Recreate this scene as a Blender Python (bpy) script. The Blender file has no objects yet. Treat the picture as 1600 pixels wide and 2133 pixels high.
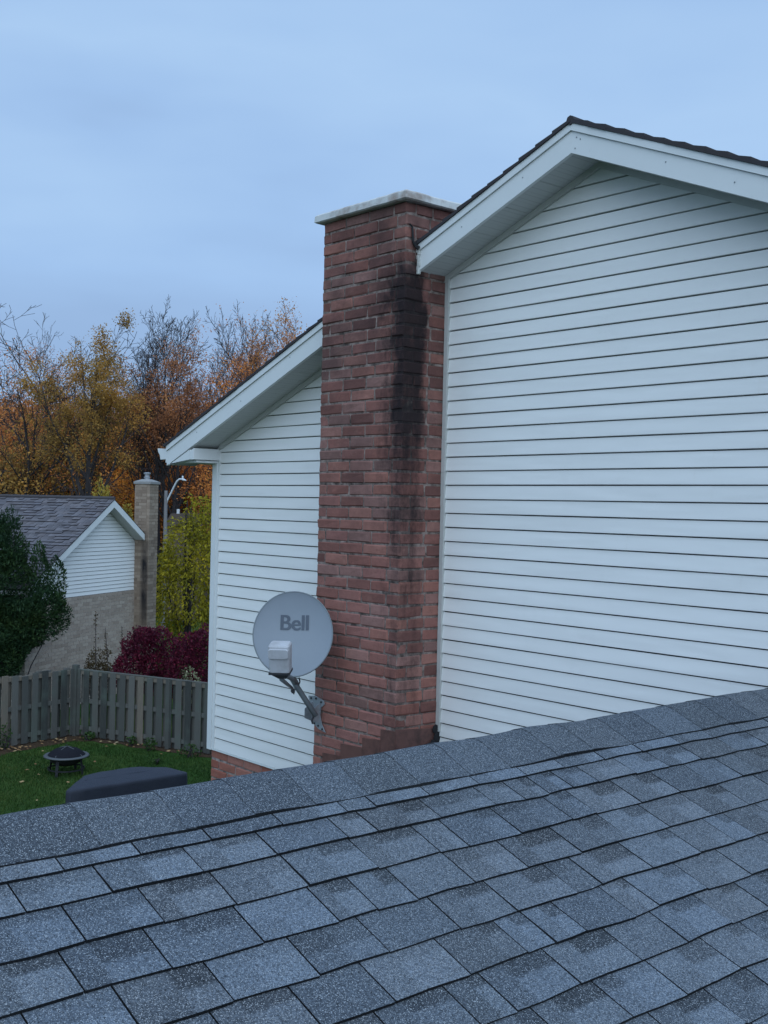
import bpy, math, random
from mathutils import Vector, Matrix, noise

# ------------------------------------------------------------------ scene, camera, world, sun
S = bpy.context.scene
COL = S.collection
G = -5.2                                    # ground level; the camera's eye is the origin
RIGHT = Vector((0.65539, 0.75496, -0.01870))
FWD = Vector((-0.75495785, 0.65575987, -0.00419999))


def _axes():
    a, b, c = -.8556, -.0042, .0218
    f = Vector((math.sin(a) * math.cos(b), math.cos(a) * math.cos(b), math.sin(b)))
    r = Vector((math.cos(a), -math.sin(a), 0))
    u = r.cross(f)
    return math.cos(c) * r + math.sin(c) * u, -math.sin(c) * r + math.cos(c) * u, f


RIGHT, UP, FWD = _axes()
cam_d = bpy.data.cameras.new("camera")
cam_d.sensor_fit = 'HORIZONTAL'
cam_d.sensor_width = 36
cam_d.lens = 2371.5 / 1600 * 36
cam_d.clip_start = .05
cam_d.clip_end = 3000
cam = bpy.data.objects.new("camera", cam_d)
COL.objects.link(cam)
m3 = Matrix((RIGHT, UP, -FWD)).transposed()
cam.matrix_world = m3.to_4x4()
S.camera = cam
F_PX = 2371.5


def ray(px, py):
    return FWD + RIGHT * ((px - 800) / F_PX) - UP * ((py - 1066.5) / F_PX)


def pos(px, depth, z=0.0):
    d = FWD + RIGHT * ((px - 800) / F_PX)
    return Vector((d.x * depth, d.y * depth, z))


SUN_EL, SUN_ROT = math.radians(42), math.radians(127)
w = bpy.data.worlds.new("World")
S.world = w
w.use_nodes = True
nt = w.node_tree
nt.nodes.clear()
out = nt.nodes.new('ShaderNodeOutputWorld')
bg = nt.nodes.new('ShaderNodeBackground')
sky = nt.nodes.new('ShaderNodeTexSky')
sky.sky_type = 'NISHITA'
sky.sun_disc = False
sky.sun_elevation = SUN_EL
sky.sun_rotation = SUN_ROT
sky.ozone_density = 4
skymul = nt.nodes.new('ShaderNodeVectorMath')
skymul.operation = 'SCALE'
skymul.inputs['Scale'].default_value = .08
nt.links.new(sky.outputs[0], skymul.inputs[0])
tc = nt.nodes.new('ShaderNodeTexCoord')
sep = nt.nodes.new('ShaderNodeSeparateXYZ')
nt.links.new(tc.outputs['Generated'], sep.inputs[0])
nz = nt.nodes.new('ShaderNodeTexNoise')
nz.inputs['Scale'].default_value = 1.9
nz.inputs['Detail'].default_value = 4
mp = nt.nodes.new('ShaderNodeMapping')
mp.inputs['Scale'].default_value = (1, 1, 3.2)
nt.links.new(tc.outputs['Generated'], mp.inputs[0])
nt.links.new(mp.outputs[0], nz.inputs['Vector'])
mad = nt.nodes.new('ShaderNodeMath')
mad.operation = 'MULTIPLY_ADD'
nt.links.new(nz.outputs['Fac'], mad.inputs[0])
mad.inputs[1].default_value = .45
nt.links.new(sep.outputs['Z'], mad.inputs[2])
cr = nt.nodes.new('ShaderNodeValToRGB')
el = cr.color_ramp.elements
el[0].position, el[0].color = .15, (.27, .45, .74, 1)
el[1].position, el[1].color = 1.0, (.43, .65, 1.0, 1)
for p_, c_ in ((.31, (.285, .435, .70, 1)), (.40, (.315, .475, .745, 1)), (.47, (.365, .555, .855, 1)), (.54, (.42, .62, .905, 1)), (.63, (.365, .56, .865, 1)), (.76, (.40, .605, .93, 1))):
    e = el.new(p_)
    e.color = c_
nt.links.new(mad.outputs[0], cr.inputs[0])
mx = nt.nodes.new('ShaderNodeMix')
mx.data_type = 'RGBA'
mx.inputs['Factor'].default_value = .9      # the cloud deck in front of the clear sky
nt.links.new(skymul.outputs[0], mx.inputs['A'])
nt.links.new(cr.outputs[0], mx.inputs['B'])
nt.links.new(mx.outputs['Result'], bg.inputs['Color'])
bg.inputs['Strength'].default_value = 1.0
nt.links.new(bg.outputs[0], out.inputs[0])

sun_d = bpy.data.lights.new("sun", 'SUN')
sun_d.energy = 1.95
sun_d.angle = math.radians(90)
sun_d.color = (.73, .88, 1.0)
sun = bpy.data.objects.new("sun", sun_d)
COL.objects.link(sun)
sd = Vector((math.sin(SUN_ROT) * math.cos(SUN_EL), math.cos(SUN_ROT) * math.cos(SUN_EL), math.sin(SUN_EL)))
sun.rotation_euler = sd.to_track_quat('Z', 'Y').to_euler()

S.view_settings.view_transform = 'Standard'
S.view_settings.look = 'None'
S.view_settings.exposure = .06
S.view_settings.gamma = 1
S.view_settings.use_curve_mapping = False
S.render.engine = 'CYCLES'
S.cycles.use_denoising = True
S.cycles.max_bounces = 6
S.cycles.transparent_max_bounces = 4


# ------------------------------------------------------------------ helpers
class MB:
    def __init__(s):
        s.v, s.f, s.c = [], [], []

    def add(s, vs, fs, col=None):
        k = len(s.v)
        s.v.extend([tuple(p) for p in vs])
        s.f.extend([tuple(i + k for i in f) for f in fs])
        if col is not None:
            if isinstance(col, list):
                s.c.extend(col)
            else:
                s.c.extend([col] * len(vs))

    def quad(s, a, b, c, d, col=None):
        s.add((a, b, c, d), ((0, 1, 2, 3),), col)

    def box(s, x0, x1, y0, y1, z0, z1):
        s.add([(x, y, z) for z in (z0, z1) for y in (y0, y1) for x in (x0, x1)],
              [(0, 2, 3, 1), (4, 5, 7, 6), (0, 1, 5, 4), (2, 6, 7, 3), (0, 4, 6, 2), (1, 3, 7, 5)])

    def obox(s, c, ax, ay, az):
        """box from centre and three half-axis vectors"""
        c, ax, ay, az = Vector(c), Vector(ax), Vector(ay), Vector(az)
        s.add([c + i * ax + j * ay + k * az for k in (-1, 1) for j in (-1, 1) for i in (-1, 1)],
              [(0, 2, 3, 1), (4, 5, 7, 6), (0, 1, 5, 4), (2, 6, 7, 3), (0, 4, 6, 2), (1, 3, 7, 5)])

    def cbox(s, c, ax, ay, az, ch, rnd=None, jit=0.0):
        """chamfered box"""
        c = Vector(c)
        A = [Vector(ax), Vector(ay), Vector(az)]
        L = [a.length for a in A]
        U = [a / l for a, l in zip(A, L)]
        idx, vs = {}, []
        for sx in (-1, 1):
            for sy in (-1, 1):
                for sz in (-1, 1):
                    for k in range(3):
                        h = [L[i] if i == k else L[i] - ch for i in range(3)]
                        p = c + U[0] * (sx * h[0]) + U[1] * (sy * h[1]) + U[2] * (sz * h[2])
                        if rnd and jit:
                            p += Vector((rnd.uniform(-jit, jit), rnd.uniform(-jit, jit), rnd.uniform(-jit, jit)))
                        idx[(sx, sy, sz, k)] = len(vs)
                        vs.append(p)
        fs = []
        q = ((-1, -1), (1, -1), (1, 1), (-1, 1))
        for k in range(3):
            o = [i for i in range(3) if i != k]
            for sg in (-1, 1):
                f = []
                for a, b in q:
                    t = [0, 0, 0]
                    t[k] = sg
                    t[o[0]] = a
                    t[o[1]] = b
                    f.append(idx[(*t, k)])
                fs.append(f)
        for k in range(3):                  # edges along axis k
            o = [i for i in range(3) if i != k]
            for a, b in q:
                def id_(sg, m):
                    t = [0, 0, 0]
                    t[k] = sg
                    t[o[0]] = a
                    t[o[1]] = b
                    return idx[(*t, m)]
                fs.append([id_(-1, o[0]), id_(1, o[0]), id_(1, o[1]), id_(-1, o[1])])
        for sx in (-1, 1):
            for sy in (-1, 1):
                for sz in (-1, 1):
                    fs.append([idx[(sx, sy, sz, k)] for k in range(3)])
        s.add(vs, fs)

    def prism(s, poly, ext):
        """polygon (list of 3-vectors) extruded by ext"""
        n = len(poly)
        P = [Vector(p) for p in poly]
        ext = Vector(ext)
        s.add(P + [p + ext for p in P],
              [tuple(range(n)), tuple(range(2 * n - 1, n - 1, -1))] + [(i, i + n, (i + 1) % n + n, (i + 1) % n) for i in range(n)])

    def tube(s, pts, rad, n=6, cap=True):
        pts = [Vector(p) for p in pts]
        m = len(pts)
        vs = []
        ref = None
        for i, p in enumerate(pts):
            d = (pts[min(i + 1, m - 1)] - pts[max(i - 1, 0)])
            if d.length < 1e-9:
                d = Vector((0, 0, 1))
            d.normalize()
            if ref is None:
                ref = d.orthogonal()
            a = ref - d * ref.dot(d)
            if a.length < 1e-6:
                a = d.orthogonal()
            a.normalize()
            ref = a
            b = d.cross(a)
            r = rad[i] if isinstance(rad, (list, tuple)) else rad
            for k in range(n):
                t = 2 * math.pi * k / n
                vs.append(p + a * (r * math.cos(t)) + b * (r * math.sin(t)))
        fs = [(i * n + k, i * n + (k + 1) % n, (i + 1) * n + (k + 1) % n, (i + 1) * n + k) for i in range(m - 1) for k in range(n)]
        if cap:
            fs.append(tuple(range(n - 1, -1, -1)))
            fs.append(tuple(range((m - 1) * n, m * n)))
        s.add(vs, fs)

    def lathe(s, prof, c, n=32, axis=None):
        """profile of (r, z) turned about the vertical (or axis frame) through c"""
        c = Vector(c)
        if axis is None:
            X, Y, Z = Vector((1, 0, 0)), Vector((0, 1, 0)), Vector((0, 0, 1))
        else:
            X, Y, Z = axis
        vs = []
        for r, z in prof:
            for k in range(n):
                t = 2 * math.pi * k / n
                vs.append(c + X * (r * math.cos(t)) + Y * (r * math.sin(t)) + Z * z)
        fs = [(i * n + k, i * n + (k + 1) % n, (i + 1) * n + (k + 1) % n, (i + 1) * n + k) for i in range(len(prof) - 1) for k in range(n)]
        s.add(vs, fs)

    def build(s, name, mat, parent=None, smooth=False, label=None):
        me = bpy.data.meshes.new(name)
        base = parent.matrix_world.translation if parent else Vector((0, 0, 0))
        if parent:
            base = world_loc(parent)
            vs = [(a - base.x, b - base.y, c - base.z) for a, b, c in s.v]
        else:
            vs = s.v
        me.from_pydata(vs, [], s.f)
        if s.c and len(s.c) == len(s.v):
            at = me.color_attributes.new('tone', 'FLOAT_COLOR', 'POINT')
            flat = []
            for t in s.c:
                flat += [t, t, t, 1] if not isinstance(t, tuple) else [*t, 1]
            at.data.foreach_set('color', flat)
        if smooth:
            me.polygons.foreach_set('use_smooth', [True] * len(me.polygons))
        me.materials.append(mat)
        me.update()
        o = bpy.data.objects.new(name, me)
        COL.objects.link(o)
        if parent:
            o.parent = parent
        if label:
            o['label'] = label
        return o


def world_loc(o):
    v = o.location.copy()
    while o.parent:
        o = o.parent
        v += o.location
    return v


def thing(name, label, cat, loc, group=None):
    o = bpy.data.objects.new(name, None)
    COL.objects.link(o)
    o.location = loc
    o.empty_display_size = .2
    o['label'] = label
    o['category'] = cat
    if group:
        o['group'] = group
    return o


def dup(root, loc, rotz=0, scale=1, label=None):
    r = root.copy()
    COL.objects.link(r)
    r.location = loc
    r.rotation_euler = (0, 0, rotz)
    r.scale = (scale, scale, scale)
    if label:
        r['label'] = label
    for ch in list(root.children):
        c = ch.copy()
        COL.objects.link(c)
        c.parent = r
    return r


# ------------------------------------------------------------------ materials
def new_mat(name, rough=.7, spec=.3):
    m = bpy.data.materials.new(name)
    m.use_nodes = True
    b = m.node_tree.nodes['Principled BSDF']
    b.inputs['Roughness'].default_value = rough
    b.inputs['Specular IOR Level'].default_value = spec
    return m, m.node_tree, b


def N(t, kind, **kw):
    n = t.nodes.new(kind)
    for k, v in kw.items():
        if k in n.inputs:
            n.inputs[k].default_value = v
        else:
            setattr(n, k, v)
    return n


def mixc(t, fac, a, b, mode='MIX'):
    n = t.nodes.new('ShaderNodeMix')
    n.data_type = 'RGBA'
    n.blend_type = mode
    for key, val in (('Factor', fac), ('A', a), ('B', b)):
        if isinstance(val, (int, float)):
            n.inputs[key].default_value = val
        elif isinstance(val, tuple):
            n.inputs[key].default_value = (*val[:3], 1)
        else:
            t.links.new(val, n.inputs[key])
    return n.outputs['Result']


def ramp(t, fac, stops, interp='LINEAR'):
    n = t.nodes.new('ShaderNodeValToRGB')
    n.color_ramp.interpolation = interp
    e = n.color_ramp.elements
    while len(e) < len(stops):
        e.new(.5)
    for i, (p, c) in enumerate(stops):
        e[i].position = p
        e[i].color = (*c, 1) if isinstance(c, tuple) else (c, c, c, 1)
    t.links.new(fac, n.inputs[0])
    return n.outputs[0]


def mrange(t, v, a, b, c=0., d=1., kind='LINEAR'):
    n = t.nodes.new('ShaderNodeMapRange')
    n.interpolation_type = kind
    t.links.new(v, n.inputs[0])
    for i, x in enumerate((a, b, c, d)):
        n.inputs[i + 1].default_value = x
    return n.outputs[0]


def mathn(t, op, a, b=None, clamp=False):
    n = t.nodes.new('ShaderNodeMath')
    n.operation = op
    n.use_clamp = clamp
    for i, v in enumerate((a, b)):
        if v is None:
            continue
        if isinstance(v, (int, float)):
            n.inputs[i].default_value = v
        else:
            t.links.new(v, n.inputs[i])
    return n.outputs[0]


def noisen(t, scale, detail=4, rough=.55, vec=None, stretch=None):
    n = N(t, 'ShaderNodeTexNoise')
    n.inputs['Scale'].default_value = scale
    n.inputs['Detail'].default_value = detail
    n.inputs['Roughness'].default_value = rough
    g = N(t, 'ShaderNodeNewGeometry')
    v = vec or g.outputs['Position']
    if stretch:
        mpn = N(t, 'ShaderNodeMapping')
        mpn.inputs['Scale'].default_value = stretch
        t.links.new(v, mpn.inputs[0])
        v = mpn.outputs[0]
    t.links.new(v, n.inputs['Vector'])
    return n.outputs['Fac']


def bump(t, b, h, strength=.3, dist=.01):
    n = N(t, 'ShaderNodeBump')
    n.inputs['Strength'].default_value = strength
    n.inputs['Distance'].default_value = dist
    t.links.new(h, n.inputs['Height'])
    t.links.new(n.outputs[0], b.inputs['Normal'])


def objcoord(t):
    return N(t, 'ShaderNodeTexCoord').outputs['Object']


def mat_plain(name, col, rough=.6, var=.12, scale=6., spec=.3, metal=0., bumpy=0., dirt=None):
    m, t, b = new_mat(name, rough, spec)
    b.inputs['Metallic'].default_value = metal
    n1 = noisen(t, scale, 5, .6, objcoord(t))
    c = mixc(t, n1, tuple(x * (1 - var) for x in col), tuple(min(1, x * (1 + var)) for x in col))
    if dirt:
        n2 = noisen(t, scale * .35, 6, .7, objcoord(t))
        c = mixc(t, mrange(t, n2, .48, .66, 0, dirt[1]), c, dirt[0])
    t.links.new(c, b.inputs['Base Color'])
    if bumpy:
        bump(t, b, noisen(t, scale * 6, 4, .6, objcoord(t)), bumpy, .005)
    return m


def mat_siding():
    m, t, b = new_mat('vinyl siding', .5, .35)
    n1 = noisen(t, 1.3, 4, .6, stretch=(.35, 1, 9))
    n2 = noisen(t, 60, 3, .6, stretch=(.08, 1, 1))
    c = mixc(t, n1, (.75, .74, .71), (.82, .81, .78))
    n3 = noisen(t, 2.2, 6, .7)
    c = mixc(t, mrange(t, n3, .55, .8, 0, .2), c, (.58, .58, .54))
    t.links.new(c, b.inputs['Base Color'])
    h = mathn(t, 'ADD', mathn(t, 'MULTIPLY', noisen(t, 2.5, 2, .5, stretch=(.5, 1, 2.5)), 3.0), mathn(t, 'MULTIPLY', n2, .06))
    bump(t, b, h, .35, .012)
    return m


def mat_trim(name='white aluminium trim', col=(.72, .73, .715)):
    m, t, b = new_mat(name, .45, .4)
    n1 = noisen(t, 3, 6, .65)
    c = mixc(t, n1, tuple(x * .93 for x in col), tuple(x * 1.05 for x in col))
    n2 = noisen(t, 14, 5, .75)
    c = mixc(t, mrange(t, n2, .62, .82, 0, .35), c, (.36, .34, .30))
    t.links.new(c, b.inputs['Base Color'])
    bump(t, b, noisen(t, 5, 3), .15, .01)
    return m


def mat_soffit():
    m, t, b = new_mat('perforated soffit', .55, .3)
    v = N(t, 'ShaderNodeTexVoronoi')
    v.inputs['Scale'].default_value = 70
    v.inputs['Randomness'].default_value = .0
    g = N(t, 'ShaderNodeNewGeometry')
    t.links.new(g.outputs['Position'], v.inputs['Vector'])
    c = mixc(t, mrange(t, v.outputs['Distance'], .15, .22, 1, 0), (.53, .535, .515), (.13, .13, .13))
    t.links.new(c, b.inputs['Base Color'])
    return m


def mat_brick(name, stops, stain=None, mort=None, flecks=.5, soot_top=None):
    m, t, b = new_mat(name, .9, .15)
    g = N(t, 'ShaderNodeNewGeometry')
    c = ramp(t, g.outputs['Random Per Island'], stops)
    n1 = noisen(t, 22, 6, .7)
    c = mixc(t, mathn(t, 'MULTIPLY', mrange(t, n1, .35, .75), .55), c, mixc(t, .5, c, (.06, .04, .04)))
    n2 = noisen(t, 9, 5, .65)
    c = mixc(t, mrange(t, n2, .55, .8, 0, .45), c, (.33, .18, .14))
    v = noisen(t, 75, 3, .6)
    c = mixc(t, mrange(t, v, .64, .72, 0, flecks), c, (.05, .04, .045))
    sepn = N(t, 'ShaderNodeSeparateXYZ')
    t.links.new(g.outputs['Position'], sepn.inputs[0])
    if soot_top:
        nn = noisen(t, 2.5, 5, .6)
        c = mixc(t, mathn(t, 'MULTIPLY', mrange(t, sepn.outputs['Z'], soot_top[0], soot_top[1], 0, soot_top[2]), mrange(t, nn, .3, .65)), c, (.075, .042, .04))
    if stain:
        t.links.new(stain_mix(t, sepn, c), b.inputs['Base Color'])
    else:
        t.links.new(c, b.inputs['Base Color'])
    h = mathn(t, 'ADD', noisen(t, 45, 6, .7), mathn(t, 'MULTIPLY', noisen(t, 12, 3, .5), 1.3))
    bump(t, b, h, .8, .006)
    return m


def stain_mix(t, sp, c):
    """soot and water run-off under the eave end: a stain of its own on the chimney's corner and side"""
    n1 = noisen(t, 6, 6, .7, stretch=(1, 1, .6))
    n2 = noisen(t, 2.2, 6, .7, stretch=(1, 1, .8))
    wob = mathn(t, 'MULTIPLY', mathn(t, 'SUBTRACT', n1, .5), .42)
    x = mathn(t, 'ADD', sp.outputs['X'], wob)
    y = mathn(t, 'ADD', sp.outputs['Y'], mathn(t, 'MULTIPLY', wob, .55))
    fx = mrange(t, x, -6.36, -5.98, 0, 1, 'SMOOTHSTEP')
    fside = mrange(t, sp.outputs['X'], -6.010, -5.990, 0, .85)
    fx = mathn(t, 'MAXIMUM', fx, fside)
    fy = mrange(t, y, 5.50, 5.62, 1, 0, 'SMOOTHSTEP')
    fz = ramp(t, mrange(t, sp.outputs['Z'], -2.2, 2.1), [(0, .34), (.25, .46), (.45, .60), (.56, .76), (.66, 1.05), (.86, 1.2), (.91, .75), (.965, .0)])
    gi = N(t, 'ShaderNodeNewGeometry')
    isl = mrange(t, gi.outputs['Random Per Island'], 0, 1, -.10, .10)
    drip = noisen(t, 14, 5, .65, stretch=(1, 1, .16))
    base_ = mathn(t, 'MULTIPLY', mathn(t, 'MULTIPLY', fx, fy), fz)
    rag = mathn(t, 'ADD', mathn(t, 'MULTIPLY', mathn(t, 'SUBTRACT', n2, .5), .9), mathn(t, 'MULTIPLY', mathn(t, 'SUBTRACT', drip, .5), 1.3))
    rag = mathn(t, 'ADD', mathn(t, 'ADD', rag, mathn(t, 'MULTIPLY', mathn(t, 'SUBTRACT', noisen(t, 28, 4, .7), .5), .6)), isl)
    k = mrange(t, mathn(t, 'ADD', base_, mathn(t, 'MULTIPLY', rag, .80)), .12, 1.12, 0, 1, 'SMOOTHSTEP')
    k = mathn(t, 'MULTIPLY', k, mrange(t, base_, .02, .2), True)
    return mixc(t, mathn(t, 'MULTIPLY', k, .93), c, (.018, .015, .017))


def mat_mortar(name, col, stain=False):
    m, t, b = new_mat(name, .95, .1)
    n1 = noisen(t, 16, 6, .7)
    c = mixc(t, mrange(t, n1, .35, .68), tuple(x * .35 for x in col), tuple(x * 1.9 for x in col))
    if stain:
        g = N(t, 'ShaderNodeNewGeometry')
        sp = N(t, 'ShaderNodeSeparateXYZ')
        t.links.new(g.outputs['Position'], sp.inputs[0])
        c = stain_mix(t, sp, c)
    t.links.new(c, b.inputs['Base Color'])
    bump(t, b, noisen(t, 60, 5, .7), .8, .006)
    return m


def mat_shingle(name, lo, hi, gran=330., contrast=1.0, far=False):
    m, t, b = new_mat(name, .93, .18)
    at = N(t, 'ShaderNodeAttribute')
    at.attribute_name = 'tone'
    c = mixc(t, at.outputs['Fac'], lo, hi)
    g = N(t, 'ShaderNodeNewGeometry')
    if not far:
        n1 = noisen(t, gran, 3, .75)
        n2 = noisen(t, gran * .45, 3, .7)
        gsum = mathn(t, 'ADD', mathn(t, 'MULTIPLY', n1, .55), mathn(t, 'MULTIPLY', n2, .45))
        gr = mrange(t, gsum, .38, .62, .28, 1.8)
        c = mixc(t, contrast, c, gr, 'MULTIPLY')
        sparkle = N(t, 'ShaderNodeTexVoronoi')
        sparkle.inputs['Scale'].default_value = gran * 1.7
        t.links.new(g.outputs['Position'], sparkle.inputs['Vector'])
        sx = N(t, 'ShaderNodeSeparateXYZ')
        t.links.new(sparkle.outputs['Color'], sx.inputs[0])
        c = mixc(t, mathn(t, 'MULTIPLY', mrange(t, sx.outputs[0],   .88, .92), mrange(t, at.outputs['Fac'], .05, .2)), c, (.34, .36, .38))
        c = mixc(t, mathn(t, 'MULTIPLY', mrange(t, sx.outputs[1], .86, .93), .4), c, (.03, .032, .036))
        bump(t, b, gsum, .6, .003)
    hue = ramp(t, g.outputs['Random Per Island'], [(0, (.97, .99, 1.02)), (.5, (1.0, 1.0, 1.0)), (1, (1.03, .995, .97))])
    c = mixc(t, 1.0, c, hue, 'MULTIPLY')
    nb = noisen(t, 1.1, 5, .6)
    c = mixc(t, mrange(t, nb, .5, .8, 0, .3), c, mixc(t, .5, c, (.10, .11, .11)))
    t.links.new(c, b.inputs['Base Color'])
    return m


def mat_leaf(name, stops, trans=.25, clump=.6, noise_scale=.55, dark=.5):
    m, t, b = new_mat(name, .65, .2)
    g = N(t, 'ShaderNodeNewGeometry')
    oi = N(t, 'ShaderNodeObjectInfo')
    n = noisen(t, noise_scale, 3, .6)
    f = mathn(t, 'ADD', mathn(t, 'MULTIPLY', g.outputs['Random Per Island'], 1 - clump), mathn(t, 'MULTIPLY', mrange(t, n, .3, .7), clump))
    c = ramp(t, f, stops)
    c = mixc(t, 1.0, c, mrange(t, oi.outputs['Random'], 0, 1, .8, 1.2), 'MULTIPLY')
    t.links.new(c, b.inputs['Base Color'])
    tr = N(t, 'ShaderNodeBsdfTranslucent')
    t.links.new(c, tr.inputs['Color'])
    mxs = N(t, 'ShaderNodeMixShader')
    mxs.inputs[0].default_value = trans
    t.links.new(b.outputs[0], mxs.inputs[1])
    t.links.new(tr.outputs[0], mxs.inputs[2])
    t.links.new(mxs.outputs[0], t.nodes['Material Output'].inputs[0])
    return m


M_SIDING = mat_siding()
M_TRIM = mat_trim()
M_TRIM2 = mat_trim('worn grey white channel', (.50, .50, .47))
M_SOFFIT = mat_soffit()
M_BRICK = mat_brick('red brick', [(0, (.185, .085, .071)), (.25, (.30, .125, .098)), (.5, (.335, .150, .125)), (.7, (.385, .165, .125)), (.88, (.36, .19, .160)), (1, (.24, .132, .112))], stain=True, soot_top=(-1.1, 1.5, .85))
M_MORTAR = mat_mortar('grey mortar', (.20, .155, .135), stain=True)
M_BRICK_BASE = mat_brick('red base brick', [(0, (.29, .10, .07)), (.5, (.36, .14, .10)), (1, (.40, .18, .14))])
M_TAN = mat_brick('tan brick', [(0, (.35, .28, .225)), (.5, (.42, .34, .275)), (1, (.49, .405, .33))], flecks=.2)
M_TANMORT = mat_mortar('tan mortar', (.34, .30, .265))
M_CONC = mat_plain('concrete cap', (.60, .60, .58), .85, .18, 9, bumpy=.4, dirt=((.22, .13, .085), .75))
M_FLASH = mat_plain('brown painted flashing', (.15, .072, .06), .45, .25, 12, dirt=((.03, .02, .02), .7))
M_DARK = mat_plain('black tar', (.015, .015, .017), .6, .3, 20)
M_SHING = mat_shingle('grey asphalt shingles', (.010, .011, .013), (.128, .150, .178), gran=330.)
M_SHING_DK = mat_shingle('dark roof shingles', (.014, .012, .014), (.165, .152, .162), far=True)
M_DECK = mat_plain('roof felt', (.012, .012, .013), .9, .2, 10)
M_STEEL = mat_plain('galvanised steel', (.36, .38, .40), .5, .2, 25, metal=.35, dirt=((.18, .16, .14), .5))
M_TUBE = mat_plain('grey painted tube', (.20, .225, .24), .45, .12, 20)
M_DISH = mat_plain('grey dish', (.245, .275, .31), .5, .05, 9, spec=.35)
M_LETTER = mat_plain('dark grey lettering', (.095, .112, .14), .5, .05, 10)
M_LNB = mat_plain('pale grey plastic', (.50, .50, .52), .5, .07, 18, dirt=((.30, .28, .27), .4))
M_BLACKP = mat_plain('dark plastic', (.045, .045, .05), .5, .2, 20)
M_LAWN = None


# ------------------------------------------------------------------ ground
def hill_h(x, y):
    d = x * FWD.x + y * FWD.y
    l = x * RIGHT.x + y * RIGHT.y
    s = max(0., min(1., (d - 54) / 66))
    s = s * s * (3 - 2 * s)
    n = noise.noise(Vector((x * .02, y * .02, 3.1))) * 2.2
    return G + s * (10.2 + n * .8 + .012 * l)


def mat_lawn():
    m, t, b = new_mat('lawn', .95, .1)
    n1 = noisen(t, .5, 5, .6)
    n2 = noisen(t, 9, 6, .7)
    n3 = noisen(t, 60, 4, .7)
    c = mixc(t, n2, (.022, .060, .013), (.056, .122, .024))
    c = mixc(t, mrange(t, n1, .42, .62), c, (.085, .115, .028))
    c = mixc(t, mrange(t, noisen(t, 1.3, 5, .65), .55, .72, 0, .6), c, (.020, .040, .014))
    c = mixc(t, mrange(t, n3, .5, .75, 0, .5), c, (.012, .03, .01))
    t.links.new(c, b.inputs['Base Color'])
    bump(t, b, mathn(t, 'ADD', n3, n2), 1.0, .04)
    return m


M_LAWN = mat_lawn()
mb = MB()
n_ = 60
xs = [-900 + 1800 * i / n_ for i in range(n_ + 1)]
mb.add([(x, y, G) for y in xs for x in xs], [(j * (n_ + 1) + i, j * (n_ + 1) + i + 1, (j + 1) * (n_ + 1) + i + 1, (j + 1) * (n_ + 1) + i) for j in range(n_) for i in range(n_)])
o = mb.build('lawn', M_LAWN)
o['kind'] = 'structure'

mh, th, bh = new_mat('leaf litter hillside', .95, .1)
c_ = mixc(th, noisen(th, .9, 6, .7), (.030, .022, .020), (.085, .050, .030))
c_ = mixc(th, mrange(th, noisen(th, .12, 4, .6), .5, .7, 0, .7), c_, (.045, .036, .034))
th.links.new(c_, bh.inputs['Base Color'])
bump(th, bh, noisen(th, 2.5, 6, .7), 1, .4)
mb = MB()
nu, nv = 90, 46
vv = []
for j in range(nv + 1):
    d = 53 + (j / nv) ** 1.35 * 330
    for i in range(nu + 1):
        l = -260 + 520 * i / nu
        x = d * FWD.x + l * RIGHT.x
        y = d * FWD.y + l * RIGHT.y
        vv.append((x, y, hill_h(x, y) + .02))
mb.add(vv, [(j * (nu + 1) + i, j * (nu + 1) + i + 1, (j + 1) * (nu + 1) + i + 1, (j + 1) * (nu + 1) + i) for j in range(nv) for i in range(nu)])
o = mb.build('hill', mh, smooth=True)
o['kind'] = 'structure'


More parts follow.
